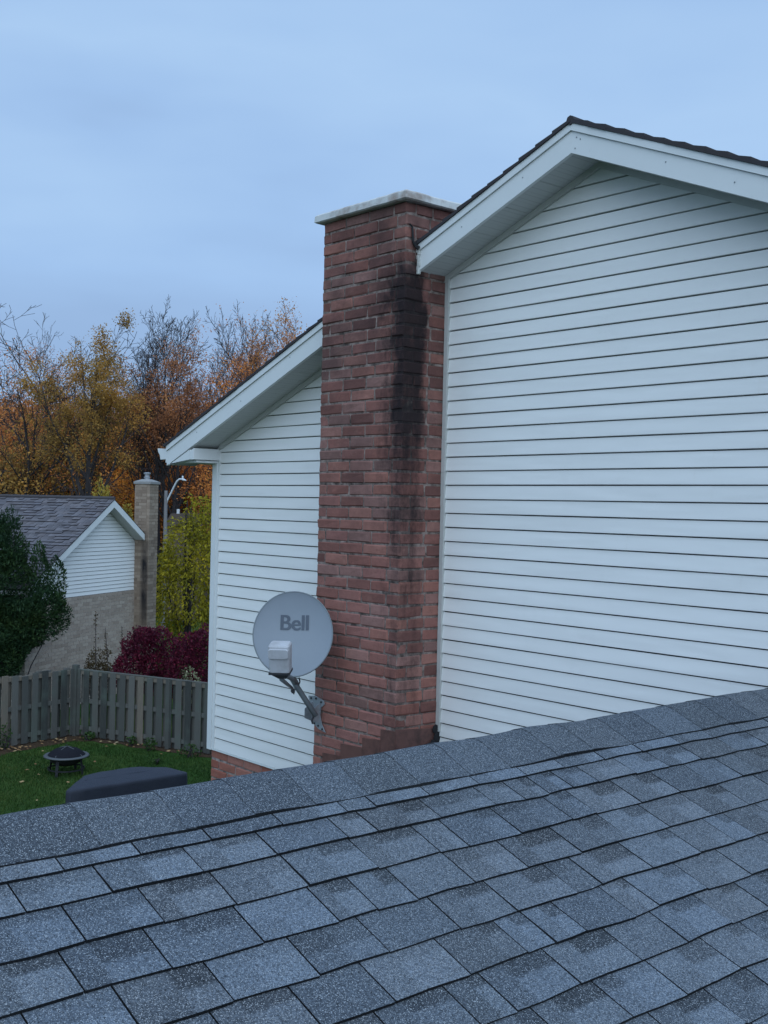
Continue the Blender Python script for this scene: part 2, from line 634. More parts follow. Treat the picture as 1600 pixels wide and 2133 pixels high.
# ------------------------------------------------------------------ shingle fields
def shingle_field(mb, O, a, d, nrm, L, starts, expo, rnd, wmin, wmax, th=.009, simple=False, lap=.02, edge_w=.0035, tone0=(.50, .88)):
    """courses of separate tabs; O ridge end, a along, d downslope, nrm normal"""
    O, a, d, nrm = Vector(O), Vector(a), Vector(d), Vector(nrm)
    for ci, s0 in enumerate(starts):
        e = expo[ci] if isinstance(expo, (list, tuple)) else expo
        u = -rnd.uniform(0, wmax)
        ph = rnd.uniform(0, 100)
        while u < L:
            wd = rnd.uniform(wmin, wmax)
            if rnd.random() < .12:
                wd *= .55
            u0, u1 = max(u, 0.), min(u + wd, L)
            u += wd
            if u1 - u0 < .03:
                continue
            gap = .0045 if not simple else .006
            u1g = u1 - gap
            lift = rnd.uniform(.8, 1.25) * th
            if simple and th > .015:
                lift = th * (rnd.uniform(1.1, 1.5) if rnd.random() < .55 else rnd.uniform(.05, .25))
            base = rnd.uniform(*tone0)
            ua = rnd.uniform(.3, .7)
            va = rnd.uniform(.35, .62)
            kind = rnd.random()
            # tone of the four patches: (left,top),(right,top),(left,bottom),(right,bottom)
            T = [base * rnd.uniform(.92, 1.08) for _ in range(4)]
            if kind < .62:
                T[1] *= rnd.uniform(.36, .62)
                T[3] *= rnd.uniform(1.15, 1.65)
                T[2] *= rnd.uniform(.85, 1.1)
            elif kind < .75:
                T[0] *= rnd.uniform(.45, .7)
                T[1] *= rnd.uniform(.7, .95)
                T[3] *= rnd.uniform(1.1, 1.45)
            elif kind < .88:
                T[3] *= rnd.uniform(1.3, 1.6)
            us = [0, ua - .035, ua + .035, 1] if not simple else [0, ua, 1]
            vs_ = [0, va - .05, va + .05, 1] if not simple else [0, 1]
            tl = rnd.uniform(-.004, .004)
            vs, cs = [], []
            for iv, v in enumerate(vs_):
                for iu, uu in enumerate(us):
                    U = u0 + (u1g - u0) * uu
                    sd = s0 - lap + (e + lap) * v
                    if v == 1:
                        sd += edge_w * noise.noise(Vector((U * 7 + ph, ci * 3.3, 0))) * 2 + tl * uu
                    h = .0015 + lift * (v ** 1.0) + .0018 * noise.noise(Vector((U * 9 + ph, v * 2, ci)))
                    vs.append(O + a * U + d * sd + nrm * h)
                    right = uu > ua
                    low = v > va
                    cs.append(T[(2 if low else 0) + (1 if right else 0)])
            nu_ = len(us)
            fs = [(j * nu_ + i, j * nu_ + i + 1, (j + 1) * nu_ + i + 1, (j + 1) * nu_ + i) for j in range(len(vs_) - 1) for i in range(nu_ - 1)]
            nb = len(vs)
            # butt edge and the two cut sides in bare asphalt
            last = vs[-nu_:]
            lo = [p - nrm * (lift + .004) for p in last]
            vs2 = [p.copy() for p in last] + lo
            k = nb
            fs += [(k + i, k + i + 1, k + nu_ + i + 1, k + nu_ + i) for i in range(nu_ - 1)]
            vs += vs2
            cs += [.0] * len(vs2)
            k = len(vs)
            for side in (0, nu_ - 1):
                col_ = [vs[j * nu_ + side] for j in range(len(vs_))]
                k = len(vs)
                vs += [p.copy() for p in col_] + [p - nrm * .010 for p in col_]
                m_ = len(vs_)
                fs += [(k + j, k + j + 1, k + m_ + j + 1, k + m_ + j) for j in range(m_ - 1)]
                cs += [.03] * (2 * m_)
            mb.add(vs, fs, cs)


# ------------------------------------------------------------------ garage: the roof in the foreground
rnd = random.Random(5)
RX, RZ, RS = -2.70, -.785, .40           # ridge x, ridge z, slope
gar = thing('garage', 'grey asphalt shingle roof with rounded ridge cap running across the foreground', 'roof', (RX, 2, G))
Y0, Y1 = -1.6, 5.752
hyp = math.hypot(1, RS)
aY = Vector((0, 1, 0))
dn = Vector((1, 0, -RS)) / hyp
dnL = Vector((-1, 0, -RS)) / hyp
nr = Vector((RS, 0, 1)) / hyp
nrL = Vector((-RS, 0, 1)) / hyp
EX = .1345
mb = MB()
first = .165 * hyp
starts = [.095, .232] + [.338 + i * EX for i in range(31)]
expo = [.137, .106] + [EX] * 31
shingle_field(mb, (RX, Y0, RZ), aY, dn, nr, Y1 - Y0, starts, expo, rnd, .190, .250, th=.0085)
mb.build('roof_slope', M_SHING, gar)
mb = MB()
shingle_field(mb, (RX, Y0, RZ), aY, dnL, nrL, Y1 - Y0, [.1 + i * EX for i in range(22)], EX, rnd, .22, .36, simple=True)
mb.build('roof_slope', M_SHING, gar)
mb = MB()                                   # felted deck under the shingles
WD = 4.25
for sgn in (1, -1):
    x1 = RX + sgn * WD if sgn > 0 else RX - 3.15
    mb.prism([(RX, Y0 + .02, RZ - .0065), (x1, Y0 + .02, RZ - .0065 - RS * abs(x1 - RX)), (x1, Y0 + .02, RZ - .07 - RS * abs(x1 - RX)), (RX, Y0 + .02, RZ - .07)], (0, Y1 - Y0 - .03, 0))
mb.build('roof_deck', M_DECK, gar)
# ridge cap: bent pieces, each lapping the next
mb = MB()
y = Y0
prof_a = [(-.170, -.170 * RS * .93), (-.12, -.12 * RS * .90), (-.075, -.026), (-.04, -.009), (0, 0), (.04, -.009), (.075, -.026), (.12, -.12 * RS * .90), (.150, -.15 * RS * .925), (.172, -.172 * RS * .94)]
while y < Y1:
    ln = rnd.uniform(.19, .24)
    tone = rnd.uniform(.40, .66)
    skew = rnd.uniform(-.006, .006)
    vs, cs, nI = [], [], 6
    for i in range(nI):
        t = i / (nI - 1)
        yy = min(y + (ln + .03) * t, Y1)
        lift = .010 + .0022 * (1 - t)
        for k, (px_, pz_) in enumerate(prof_a):
            wv = noise.noise(Vector((yy * 3.1, k * .15, 7))) * .008
            ex = 1 + (.035 * noise.noise(Vector((yy * 5.3, k // 5, 1.7))) + skew if k in (0, len(prof_a) - 1) else 0)
            vs.append(Vector((RX + px_ * ex, yy, RZ + pz_ + lift + wv)))
            cs.append(tone * (1 + .10 * noise.noise(Vector((yy * 6, k * .6, 2)))))
    nk = len(prof_a)
    fs = [(i * nk + k, i * nk + k + 1, (i + 1) * nk + k + 1, (i + 1) * nk + k) for i in range(nI - 1) for k in range(nk - 1)]
    for side in (0, nk - 1):                # lower edges in bare asphalt
        k = len(vs)
        e_ = [vs[i * nk + side] for i in range(nI)]
        vs += [p.copy() for p in e_] + [p - Vector((0, 0, .0095)) for p in e_]
        cs += [.0] * (2 * nI)
        fs += [(k + i, k + i + 1, k + nI + i + 1, k + nI + i) for i in range(nI - 1)]
    mb.add(vs, fs, cs)
    y += ln
mb.build('ridge_cap', M_SHING, gar, smooth=False)
mb = MB()
mb.box(RX - 2.7, RX + 3.9, Y0 + .35, Y1 - .01, G, RZ - RS * 3.9 - .10)
mb.prism([(RX - 2.7, Y0 + .36, RZ - RS * 2.7 - .12), (RX, Y0 + .36, RZ - .12), (RX + 3.9, Y0 + .36, RZ - RS * 3.9 - .12)], (0, .1, 0))
mb.build('wall', M_TRIM, gar)

# ------------------------------------------------------------------ the white house
WY = 5.767
XL, XR = -9.00, -.10
AX, AZ = -4.600, 2.403                     # ridge of the rake's top edge, in the rake plane
SL, SR = .3885, .4150                       # slopes left / right
RY = 5.467                                  # outer face of the rake board
XE = -9.42                                  # plumb-cut end of the rake
house = thing('white_house', 'two storey house with white lap siding, gable roof and red brick chimney', 'house', (-5, 9, G))


def rake_z(x):
    return AZ - (SL * (AX - x) if x < AX else SR * (x - AX))


SOF = .196                                  # rake board depth
mb = MB()
EXP = .1016
zc = 1.5936
k = -8
courses = []
for i in range(-12, 39):
    zb = zc - i * EXP                       # bottom edge of course above = groove line
    courses.append(zb)
for zb in courses[::-1]:
    zt = zb + EXP
    if zt < -2.25 or zb > 2.25:
        continue
    # x range under the gable
    def xr(z):
        top = AZ - SOF + .10
        xl = AX - (top - z) / SL
        xr_ = AX + (top - z) / SR
        return max(XL, xl), min(XR, xr_)
    x0, x1 = xr(zb)
    if x1 - x0 < .02:
        continue
    x0t, x1t = xr(zt)
    if x1t <= x0t:
        x0t = x1t = AX
    rows = [(zb - .001, .013, 0), (zb - .0005, -.004, 0), (zb + .003, -.0125, 0), (zb + .016, -.0115, .15), (zb + EXP - .0062, -.003, .9)]
    jn = rnd.uniform(.6, 3.4)
    cuts = [x0]
    xj = -9.0 + jn
    while xj < x1 - .3:                     # panels about 3.6 m long, lapped at staggered joints
        if xj > x0 + .3:
            cuts.append(xj)
        xj += 3.66
    cuts.append(x1)
    for ic in range(len(cuts) - 1):
        ca, cb = cuts[ic], cuts[ic + 1]
        pro = .0016 * (ic % 2)
        nseg = max(3, int((cb - ca) / .3))
        vs = []
        for (z, dy, q) in rows:
            for s_ in range(nseg + 1):
                f = s_ / nseg
                xa = ca + ((x0t - x0) * q if ic == 0 else (-.02 if pro else 0))
                xb = cb + ((x1t - x1) * q if ic == len(cuts) - 2 else (.02 if pro else 0))
                x = xa + (xb - xa) * f
                wv = .0019 * noise.noise(Vector((x * 1.5, z * 3, 5)))
                vs.append((x, WY + dy + (wv - pro if dy < 0 else 0), z + .0016 * noise.noise(Vector((x * .8, round(zb * 50) * .37, 1))) if dy < .01 else z))
        m_ = nseg + 1
        mb.add(vs, [(r * m_ + s_, r * m_ + s_ + 1, (r + 1) * m_ + s_ + 1, (r + 1) * m_ + s_) for r in range(len(rows) - 1) for s_ in range(nseg)])
mb.build('siding_wall', M_SIDING, house)
mb = MB()                                   # sheathing and other three sides; near-black so siding grooves have shade painted in
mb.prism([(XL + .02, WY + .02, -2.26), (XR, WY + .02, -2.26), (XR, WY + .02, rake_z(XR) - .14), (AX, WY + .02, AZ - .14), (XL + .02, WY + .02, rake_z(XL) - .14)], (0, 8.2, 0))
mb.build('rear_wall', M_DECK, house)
# corner post
mb = MB()
mb.box(XL - .062, XL + .012, WY - .024, WY + .09, -2.285, .42)
mb.box(XL + .012, XL + .050, WY - .016, WY + .01, -2.285, .42)
mb.build('corner_post', M_TRIM, house)
mb = MB()
mb.box(XL + .05, -6.9, WY - .017, WY + .01, -2.284, -2.266)
mb.build('starter_strip', M_TRIM, house)

# rake boards: lower board, proud upper moulding
def rake_strip(mb, xa, xb, t0, t1, y0, y1):
    """board along the rake between drops t0..t1 below the top line"""
    pts = []
    mb.prism([(xa, y0, rake_z(xa) - t0), (xb, y0, rake_z(xb) - t0), (xb, y0, rake_z(xb) - t1), (xa, y0, rake_z(xa) - t1)], (0, y1 - y0, 0))


mb = MB()
rake_strip(mb, XE, AX, .048, SOF - .012, RY, RY + .028)
# the triangle return closing the eave end
mb.prism([(-9.385, RY + .002, .362), (-9.02, RY + .002, .398), (-9.02, RY + .002, rake_z(-9.02) - SOF - .001), (-9.385, RY + .002, rake_z(-9.385) - SOF + .004)], (0, .05, 0))
mb.prism([(-9.018, RY + .004, .398), (-8.955, RY + .004, .398), (-8.955, RY + .004, .50), (-9.018, RY + .004, .475)], (0, .30, 0))
mb.build('rake_board', M_TRIM, house)
mb = MB()
rake_strip(mb, AX, 0.35, .048, SOF - .012, RY + .0005, RY + .028)
mb.build('rake_board', M_TRIM, house)
mb = MB()
rake_strip(mb, XE, AX, .0, .046, RY - .012, RY + .028)
rake_strip(mb, AX, .35, .0, .046, RY - .012, RY + .028)
mb.build('rake_moulding', M_TRIM, house)
for nx_, nd_ in ((-8.9, .09), (-8.2, .12), (-7.5, .075), (-5.55, .11), (-5.0, .10), (-4.56, .08), (-4.53, .085), (-4.57, .15), (-3.9, .10), (-3.45, .12)):
    mb = MB()
    mb.lathe([(.0045, 0), (.0045, .002), (0, .003)], (nx_, RY, rake_z(nx_) - nd_), 8, (Vector((1, 0, 0)), Vector((0, 0, 1)), Vector((0, -1, 0))))
    mb.build('nail', M_TUBE, house)
# rake soffit panels with seams
mb = MB()
for side, s_ in ((-1, SL), (1, SR)):
    u = 0.0
    tot = (AX - XE) if side < 0 else 4.7
    while u < tot:
        u2 = min(u + .292, tot)
        ua, ub = u + .0018, u2 - .0018
        xa, xb = AX + side * ua, AX + side * ub
        t_ = SOF - .018
        hump = .004
        mb.prism([(xa, RY + .02, rake_z(xa) - t_), (xb, RY + .02, rake_z(xb) - t_), (xb, RY + .02, rake_z(xb) - t_ + .012), (xa, RY + .02, rake_z(xa) - t_ + .012)], (0, WY - RY - .005, 0))
        u = u2
    xb = AX + side * tot
    t_ = SOF - .018 - .013
    mb.prism([(AX, RY + .021, rake_z(AX) - t_), (xb, RY + .021, rake_z(xb) - t_), (xb, RY + .021, rake_z(xb) - t_ + .006), (AX, RY + .021, rake_z(AX) - t_ + .006)], (0, WY - RY - .008, 0))
mb.build('soffit', M_SOFFIT, house)
mb = MB()                                   # channel where soffit meets the wall
for xa, xb in ((XL + .05, AX), (AX, .0)):
    t0 = SOF - .021
    mb.prism([(xa, WY - .030, rake_z(xa) - t0), (xb, WY - .030, rake_z(xb) - t0), (xb, WY - .030, rake_z(xb) - t0 - .043), (xa, WY - .030, rake_z(xa) - t0 - .043)], (0, .04, 0))
mb.build('wall_channel', M_TRIM2, house)
mb = MB()                                   # flat eave soffit and eave fascia along the side
mb.box(-9.40, XL + .02, RY + .052, 14.0, .372, .392)
mb.build('eave_soffit', M_TRIM, house)
mb = MB()
mb.box(-9.443, -9.421, RY, 14.0, .375, .535)
mb.build('eave_fascia', M_TRIM, house)
mb = MB()                                   # K-style gutter
gp = [(-9.445, .510), (-9.447, .408), (-9.545, .405), (-9.560, .450), (-9.592, .480), (-9.600, .512), (-9.592, .512), (-9.583, .485), (-9.552, .455), (-9.538, .414), (-9.455, .415), (-9.453, .510)]
mb.prism([(x, RY + .004, z) for x, z in gp], (0, 8.5, 0))
mb.prism([(-9.447, RY + .003, .506), (-9.447, RY + .003, .409), (-9.545, RY + .003, .406), (-9.56, RY + .003, .45), (-9.592, RY + .003, .48), (-9.6, RY + .003, .505)], (0, .004, 0))
mb.build('gutter', M_TRIM, house)
# roof slabs and shingle edge
mb = MB()
for side in (-1, 1):
    s_ = SL if side < 0 else SR
    L_ = (AX - XE + .03) if side < 0 else 4.75
    e = .14
    n = int(L_ / e) + 1
    for i in range(n):
        u0, u1 = i * e, min((i + 1) * e, L_)
        if u1 <= u0:
            continue
        x0, x1 = AX + side * u0, AX + side * u1
        up = .012 + .011 * (1 if side > 0 else .55)
        jr = rnd.uniform(-.004, .004)
        wob = .004 * noise.noise(Vector((u0 * 3, side, 0)))
        mb.add([(x0, RY - .022 + jr, rake_z(x0) + .0015), (x1, RY - .022 + jr, rake_z(x1) + .0015), (x1, RY - .022 + jr, rake_z(x1) + up + .014 + wob), (x0, RY - .022 + jr, rake_z(x0) + .020 + wob),
                (x0, 14, rake_z(x0) + .0015), (x1, 14, rake_z(x1) + .0015), (x1, 14, rake_z(x1) + up + .014 + wob), (x0, 14, rake_z(x0) + .020 + wob)],
               [(0, 1, 2, 3), (7, 6, 5, 4), (3, 2, 6, 7), (0, 4, 5, 1), (1, 5, 6, 2), (0, 3, 7, 4)], .25)
mb.tube([(AX, RY - .02, AZ + .014), (AX, 14, AZ + .014)], .03, 8)
mb.c += [.25] * (len(mb.v) - len(mb.c))
mb.build('roof', M_SHING_DK, house)
# J channel beside the chimney
mb = MB()
zq = 1.70
while zq > -1.62:
    z2 = max(zq - .24, -1.62)
    j = rnd.uniform(-.0015, .0015)
    mb.box(-5.984 + j, -5.949 + j, WY - .028, WY + .01, z2, zq - .001)
    zq = z2
mb.build('side_channel', M_TRIM2, house)

# brick base wall under the siding
def brick_row(mb, O, a, inn, ln_list, z, h, dep, rnd, joint=.010, jit=.0036, ch=.009):
    u = 0
    for ln in ln_list:
        c = Vector(O) + a * (u + ln / 2) + inn * (dep / 2 + rnd.uniform(-.0015, .0025)) + Vector((0, 0, z + h / 2))
        if ln > .03:
            mb.cbox(c, a * ((ln - joint) / 2), inn * (dep / 2), Vector((rnd.uniform(-.0015, .0015), 0, (h - joint) / 2)), ch, rnd, jit)
        u += ln


CH = .0868
mb = MB()
z = -2.285 - CH
row = 0
aX = Vector((1, 0, 0))
while z > G - .05:
    off = .135 if row % 2 else .27
    lens = [off]
    while sum(lens) < 2.05:
        lens.append(.27)
    brick_row(mb, (-9.03, WY + .002, 0), aX, Vector((0, 1, 0)), lens, z, CH, .09, rnd)
    brick_row(mb, (-9.03, WY + .10, 0), Vector((0, 1, 0)), Vector((1, 0, 0)), [.27 if row % 2 else .135] + [.27] * 3, z, CH, .09, rnd)
    z -= CH
    row += 1
mb.build('brick_base', M_BRICK_BASE, house)
mb = MB()
mb.box(-9.022, -.1, WY + .010, 14.0, G, -2.288)
mb.build('base_mortar', mat_mortar('base mortar', (.25, .20, .18)), house)

# ------------------------------------------------------------------ chimney
CX0, CX1, CY = -6.935, -5.986, 5.347
CT = 2.165
mb = MB()
z = CT - CH
row = 0
CW = CX1 - CX0
iny, inx = Vector((0, 1, 0)), Vector((1, 0, 0))
while z > -2.75:
    fl = .012 if z < -2.0 else 0
    jx = rnd.uniform(-.003, .003)
    if row % 2 == 0:
        brick_row(mb, (CX0 + jx, CY, 0), inx, iny, [.27, .27, .27, CW - .81], z, CH, .1, rnd)
        for X, inn in ((CX1, -inx), (CX0, inx)):
            brick_row(mb, (X, CY + .1, 0), iny, inn, [.165, .27, .27, .27], z, CH, .1, rnd)
    else:
        brick_row(mb, (CX0 + .1, CY + rnd.uniform(-.002, .002), 0), inx, iny, [.27, .27, CW - .74], z, CH, .1, rnd)
        for X, inn in ((CX1, -inx), (CX0, inx)):
            brick_row(mb, (X + jx, CY, 0), iny, inn, [.24, .27, .27, .27], z, CH, .1, rnd)
    z -= CH
    row += 1
chim = mb.build('chimney', M_BRICK, house)
mb = MB()
mb.box(CX0 + .008, CX1 - .008, CY + .008, CY + 1.0, -2.8, CT + .001)
mb.build('mortar', M_MORTAR, chim)
mb = MB()
v_ = []
ov = .052
nx_, ny_ = 26, 24
x0, x1, y0, y1 = CX0 - ov, CX1 + ov, CY - ov, CY + 1.0 + ov
for zz, ins in ((CT - .002, .012), (CT + .006, .0), (CT + .052, .004), (CT + .064, .016), (CT + .085, .33)):
    ring = []
    pts = [(x0 + (x1 - x0) * i / nx_, y0) for i in range(nx_)] + [(x1, y0 + (y1 - y0) * i / ny_) for i in range(ny_)] + [(x1 - (x1 - x0) * i / nx_, y1) for i in range(nx_)] + [(x0, y1 - (y1 - y0) * i / ny_) for i in range(ny_)]
    cx, cy = (x0 + x1) / 2, (y0 + y1) / 2
    for X, Y in pts:
        sx, sy = 1 - ins / ((x1 - x0) / 2), 1 - ins / ((y1 - y0) / 2)
        nn = noise.noise(Vector((X * 6, Y * 6, zz * 9)))
        ring.append((cx + (X - cx) * sx + nn * .004, cy + (Y - cy) * sy + nn * .004, zz + nn * .005))
    v_.append(ring)
nr_ = len(v_[0])
mb.add([p for r in v_ for p in r], [(i * nr_ + k, i * nr_ + (k + 1) % nr_, (i + 1) * nr_ + (k + 1) % nr_, (i + 1) * nr_ + k) for i in range(len(v_) - 1) for k in range(nr_)] + [tuple(range(nr_ - 1, -1, -1)), tuple(range((len(v_) - 1) * nr_, len(v_) * nr_))])
mb.build('chimney_cap', M_CONC, chim)
# brown step flashing where the lower roof meets the chimney
mb = MB()
yf = CY - .006
steps = [(-6.135, -5.978, -1.585, -2.3), (-6.335, -6.137, -1.672, -2.4), (-6.585, -6.337, -1.76, -2.4), (-6.80, -6.587, -1.865, -2.5), (-6.965, -6.802, -2.00, -2.6)]
for i, (xa, xb, zt, zb) in enumerate(steps):
    mb.prism([(xa, yf - .001 * (i % 2), zt - .012 * rnd.random()), (xb, yf - .001 * (i % 2), zt + .006), (xb, yf - .001 * (i % 2), zb), (xa, yf - .001 * (i % 2), zb)], (0, .004, 0))
mb.prism([(-5.977, CY - .004, -1.565), (-5.977, WY - .02, -1.60), (-5.977, WY - .02, -2.2), (-5.977, CY - .004, -2.2)], (.004, 0, 0))
mb.prism([(-5.972, CY - .03, -1.72), (-5.972, WY - .02, -1.70), (-5.972, WY - .02, -2.2), (-5.972, CY - .03, -2.2)], (.018, 0, 0))
mb.build('flashing', M_FLASH, chim)
mb = MB()                                   # tar dabs
for (y_, z_, r_) in ((5.72, -1.60, .035), (5.745, -1.66, .045), (5.70, -1.70, .03), (5.66, -1.72, .03)):
    pr = [(r_ * math.sin(t), r_ * .12 * math.cos(t)) for t in [i * math.pi / 5 for i in range(6)]]
    mb.lathe(pr, (-5.962, y_, z_), 8, (Vector((0, 1, 0)), Vector((0, 0, 1)), Vector((1, 0, 0))))
mb.build('tar_patch', M_DARK, chim)
mb = MB()                                   # black caulk and drip at the eave end, on the chimney's side
pts = [(-5.979, 5.375, 2.005), (-5.978, 5.40, 1.985), (-5.977, 5.405, 1.93), (-5.978, 5.41, 1.885), (-5.972, 5.43, 1.855), (-5.96, 5.45, 1.84)]
mb.tube(pts, [.004, .007, .008, .009, .012, .016], 6)
mb.build('caulk_bead', M_DARK, chim)
mb = MB()
for i in range(7):
    zz = 1.835 - i * .027
    mb.cbox((-5.972 + .004 * math.sin(i * 2.1), RY - .004, zz), (.012, 0, 0), (0, .012, 0), (0, 0, .015), .004, rnd, .002)
mb.build('sealant_strip', M_TRIM2, house)

# ------------------------------------------------------------------ satellite dish
dish = thing('satellite_dish', 'grey satellite dish with lettering on a bent mast bolted to the red chimney', 'satellite dish', (-6.86, 5.33, -1.53))
DC = ray(610.5, 1321) * 8.38
zn = (-DC).normalized()
zn = (zn + Vector((-.16, -.02, .10))).normalized()
xr_ = Vector((0, 0, 1)).cross(zn).normalized()
xr_ = (xr_ + UP * .01).normalized()
yu = zn.cross(xr_).normalized()
RXd, RYd = .292, .312
mb = MB()
nR, nT = 14, 64
for back in (0, 1):
    vs, fs = [], []
    for i in range(nR + 1):
        r = i / nR
        for k_ in range(nT):
            t = 2 * math.pi * k_ / nT
            h = .060 * r * r - (.005 if back else 0)
            if i == nR and not back:
                h += .002
            vs.append(DC + xr_ * (RXd * r * math.cos(t)) + yu * (RYd * r * math.sin(t)) + zn * (h - .045))
    fs = [(i * nT + k_, i * nT + (k_ + 1) % nT, (i + 1) * nT + (k_ + 1) % nT, (i + 1) * nT + k_) for i in range(nR) for k_ in range(nT)]
    mb.add(vs, fs)
refl = mb.build('reflector', M_DISH, dish, smooth=True)
mb = MB()
rp = [DC + xr_ * ((RXd + .001) * math.cos(2 * math.pi * k_ / nT)) + yu * ((RYd + .001) * math.sin(2 * math.pi * k_ / nT)) + zn * .014 for k_ in range(nT + 1)]
mb.tube(rp, .0055, 6, cap=False)
mb.build('rim', M_TUBE, refl, smooth=True)
fc = bpy.data.curves.new('lettering', 'FONT')
fc.body = 'Bell'
fc.size = .158
fc.offset = .0008
fc.align_x = 'CENTER'
fc.space_character = .96
fo = bpy.data.objects.new('tmp', fc)
COL.objects.link(fo)
dg = bpy.context.evaluated_depsgraph_get()
tm = bpy.data.meshes.new_from_object(fo.evaluated_get(dg))
tv = [v.co.copy() for v in tm.vertices]
tf = [tuple(p.vertices) for p in tm.polygons]
bpy.data.objects.remove(fo)
mb = MB()
for q_, dx_ in enumerate((-.0032, 0, .0032)):       # painted three times, each a hair prouder: bold strokes
    vs = []
    for p in tv:
        lx, ly = p.x + .004 + dx_, p.y + .036
        rr = (lx / RXd) ** 2 + (ly / RYd) ** 2
        vs.append(DC + xr_ * lx + yu * ly + zn * (.060 * rr - .045 + .0035 + q_ * .0003))
    mb.add(vs, tf)
mb.build('lettering', M_LETTER, refl)
# mast: from the bracket up behind the dish
B0 = Vector((-6.905, 5.285, -1.585))
K1 = ray(617, 1428) * 8.52
K2 = DC - zn * .10 - yu * .05
mb = MB()
B1 = ray(655, 1487) * 8.56
mid = K1 + (K1 - B1).normalized() * .05
mb.tube([B1 - (K1 - B1).normalized() * .02, K1, mid, K2], [.0215, .0215, .021, .020], 14)
mb.build('mast', M_TUBE, dish, smooth=True)
mb = MB()
mb.lathe([(.0, -.02), (.045, -.02), (.05, 0), (.05, .03), (.02, .05), (0, .055)], K2, 16, (xr_, yu, zn))
mb.obox(DC - zn * .075 - yu * .02, xr_ * .05, yu * .085, zn * .012)
mb.build('back_mount', M_TUBE, dish)
# feed arm and feed horn housing
LC = ray(584, 1368) * 7.99
lx_ = (RIGHT * .985 - FWD * .17 + UP * .0).normalized()
lz_ = (UP * .955 - FWD * .29).normalized()
ly_ = lz_.cross(lx_).normalized()          # pointing away from camera roughly
mb = MB()
ab = LC - lz_ * .125
mb.tube([K1 + zn * .0 + Vector((0, 0, .02)), K1 * .985 + UP * .045 - RIGHT * .015, ab + RIGHT * .025 - UP * .01, ab + lz_ * .01], [.019, .019, .020, .022], 10)
mb.tube([K1 * .99 - UP * .02 - RIGHT * .03, ab - UP * .045 + RIGHT * .005, ab], [.012, .016, .018], 8)
mb.build('feed_arm', M_TUBE, dish, smooth=True)
mb = MB()                                   # clip with a hanging cable end
mb.obox(K1 - RIGHT * .02 - UP * .035 - FWD * .03, RIGHT * .012, UP * .016, FWD * .012)
mb.build('clip', M_BLACKP, dish)
mb = MB()
mb.tube([K1 - RIGHT * .03 - FWD * .03, K1 - RIGHT * .035 - UP * .04 - FWD * .03, K1 - RIGHT * .012 - UP * .06 - FWD * .03], .004, 6)
mb.build('cable', M_BLACKP, dish)
mb = MB()
mb.tube([K1 + RIGHT * .02 + UP * .06, K1 + RIGHT * .028 + UP * .03, K1 + RIGHT * .018 - UP * .0], .005, 6)
mb.build('cable', M_BLACKP, dish)
mb = MB()
mb.tube([B1 + UP * .0, B1 - UP * .03 - RIGHT * .012, B1 - UP * .055 - RIGHT * .02, B1 - UP * .075 - RIGHT * .012], .007, 6)
mb.build('cable', M_BLACKP, dish)
mb = MB()
hw, hh, hd = .078, .096, .052
def rrect(wd, ht, rad, seg=5):
    p = []
    for cx_, cy_, a0 in ((wd - rad, ht - rad, 0), (-wd + rad, ht - rad, 90), (-wd + rad, -ht + rad, 180), (wd - rad, -ht + rad, 270)):
        for i in range(seg + 1):
            t = math.radians(a0 + 90 * i / seg)
            p.append((cx_ + rad * math.cos(t), cy_ + rad * math.sin(t)))
    return p


def loft(mb, rings, cap0=True, cap1=True):
    n = len(rings[0])
    mb.add([p for r in rings for p in r], [(i * n + k, i * n + (k + 1) % n, (i + 1) * n + (k + 1) % n, (i + 1) * n + k) for i in range(len(rings) - 1) for k in range(n)]
           + ([tuple(range(n - 1, -1, -1))] if cap0 else []) + ([tuple(range((len(rings) - 1) * n, len(rings) * n))] if cap1 else []))


rings = []
for zz, sx, sy in ((-.105, .93, .9), (-.10, .95, .95), (.0, .97, 1), (.02, .985, 1.0), (.07, 1.0, 1.04), (.092, .97, 1.0), (.102, .86, .86), (.105, .5, .5)):
    rings.append([LC + lx_ * (px_ * sx) + ly_ * (py_ * sy) + lz_ * zz for px_, py_ in rrect(hw, hd, .022)])
loft(mb, rings)
horn = mb.build('feed_horn_housing', M_LNB, dish, smooth=False)
mb = MB()
rings = []
for off_, sc in ((-.004, 1.0), (.007, 1.0), (.012, .95)):
    rings.append([LC + lx_ * (px_ * .93 * sc) - ly_ * (hd + off_) + lz_ * (py_ * .62 * sc + .044) for px_, py_ in rrect(.078, .058, .022)])
loft(mb, rings)
mb.build('cover', M_LNB, horn)
mb = MB()
mb.obox(LC - lz_ * .112, lx_ * .076, ly_ * .05, lz_ * .008)
mb.prism([LC - lz_ * .118 - lx_ * .07 - ly_ * .04, LC - lz_ * .118 + lx_ * .07 - ly_ * .04, LC - lz_ * .155 + lx_ * .045 - ly_ * .03, LC - lz_ * .155 - lx_ * .01 - ly_ * .03], ly_ * .06)
mb.build('base', M_BLACKP, horn)
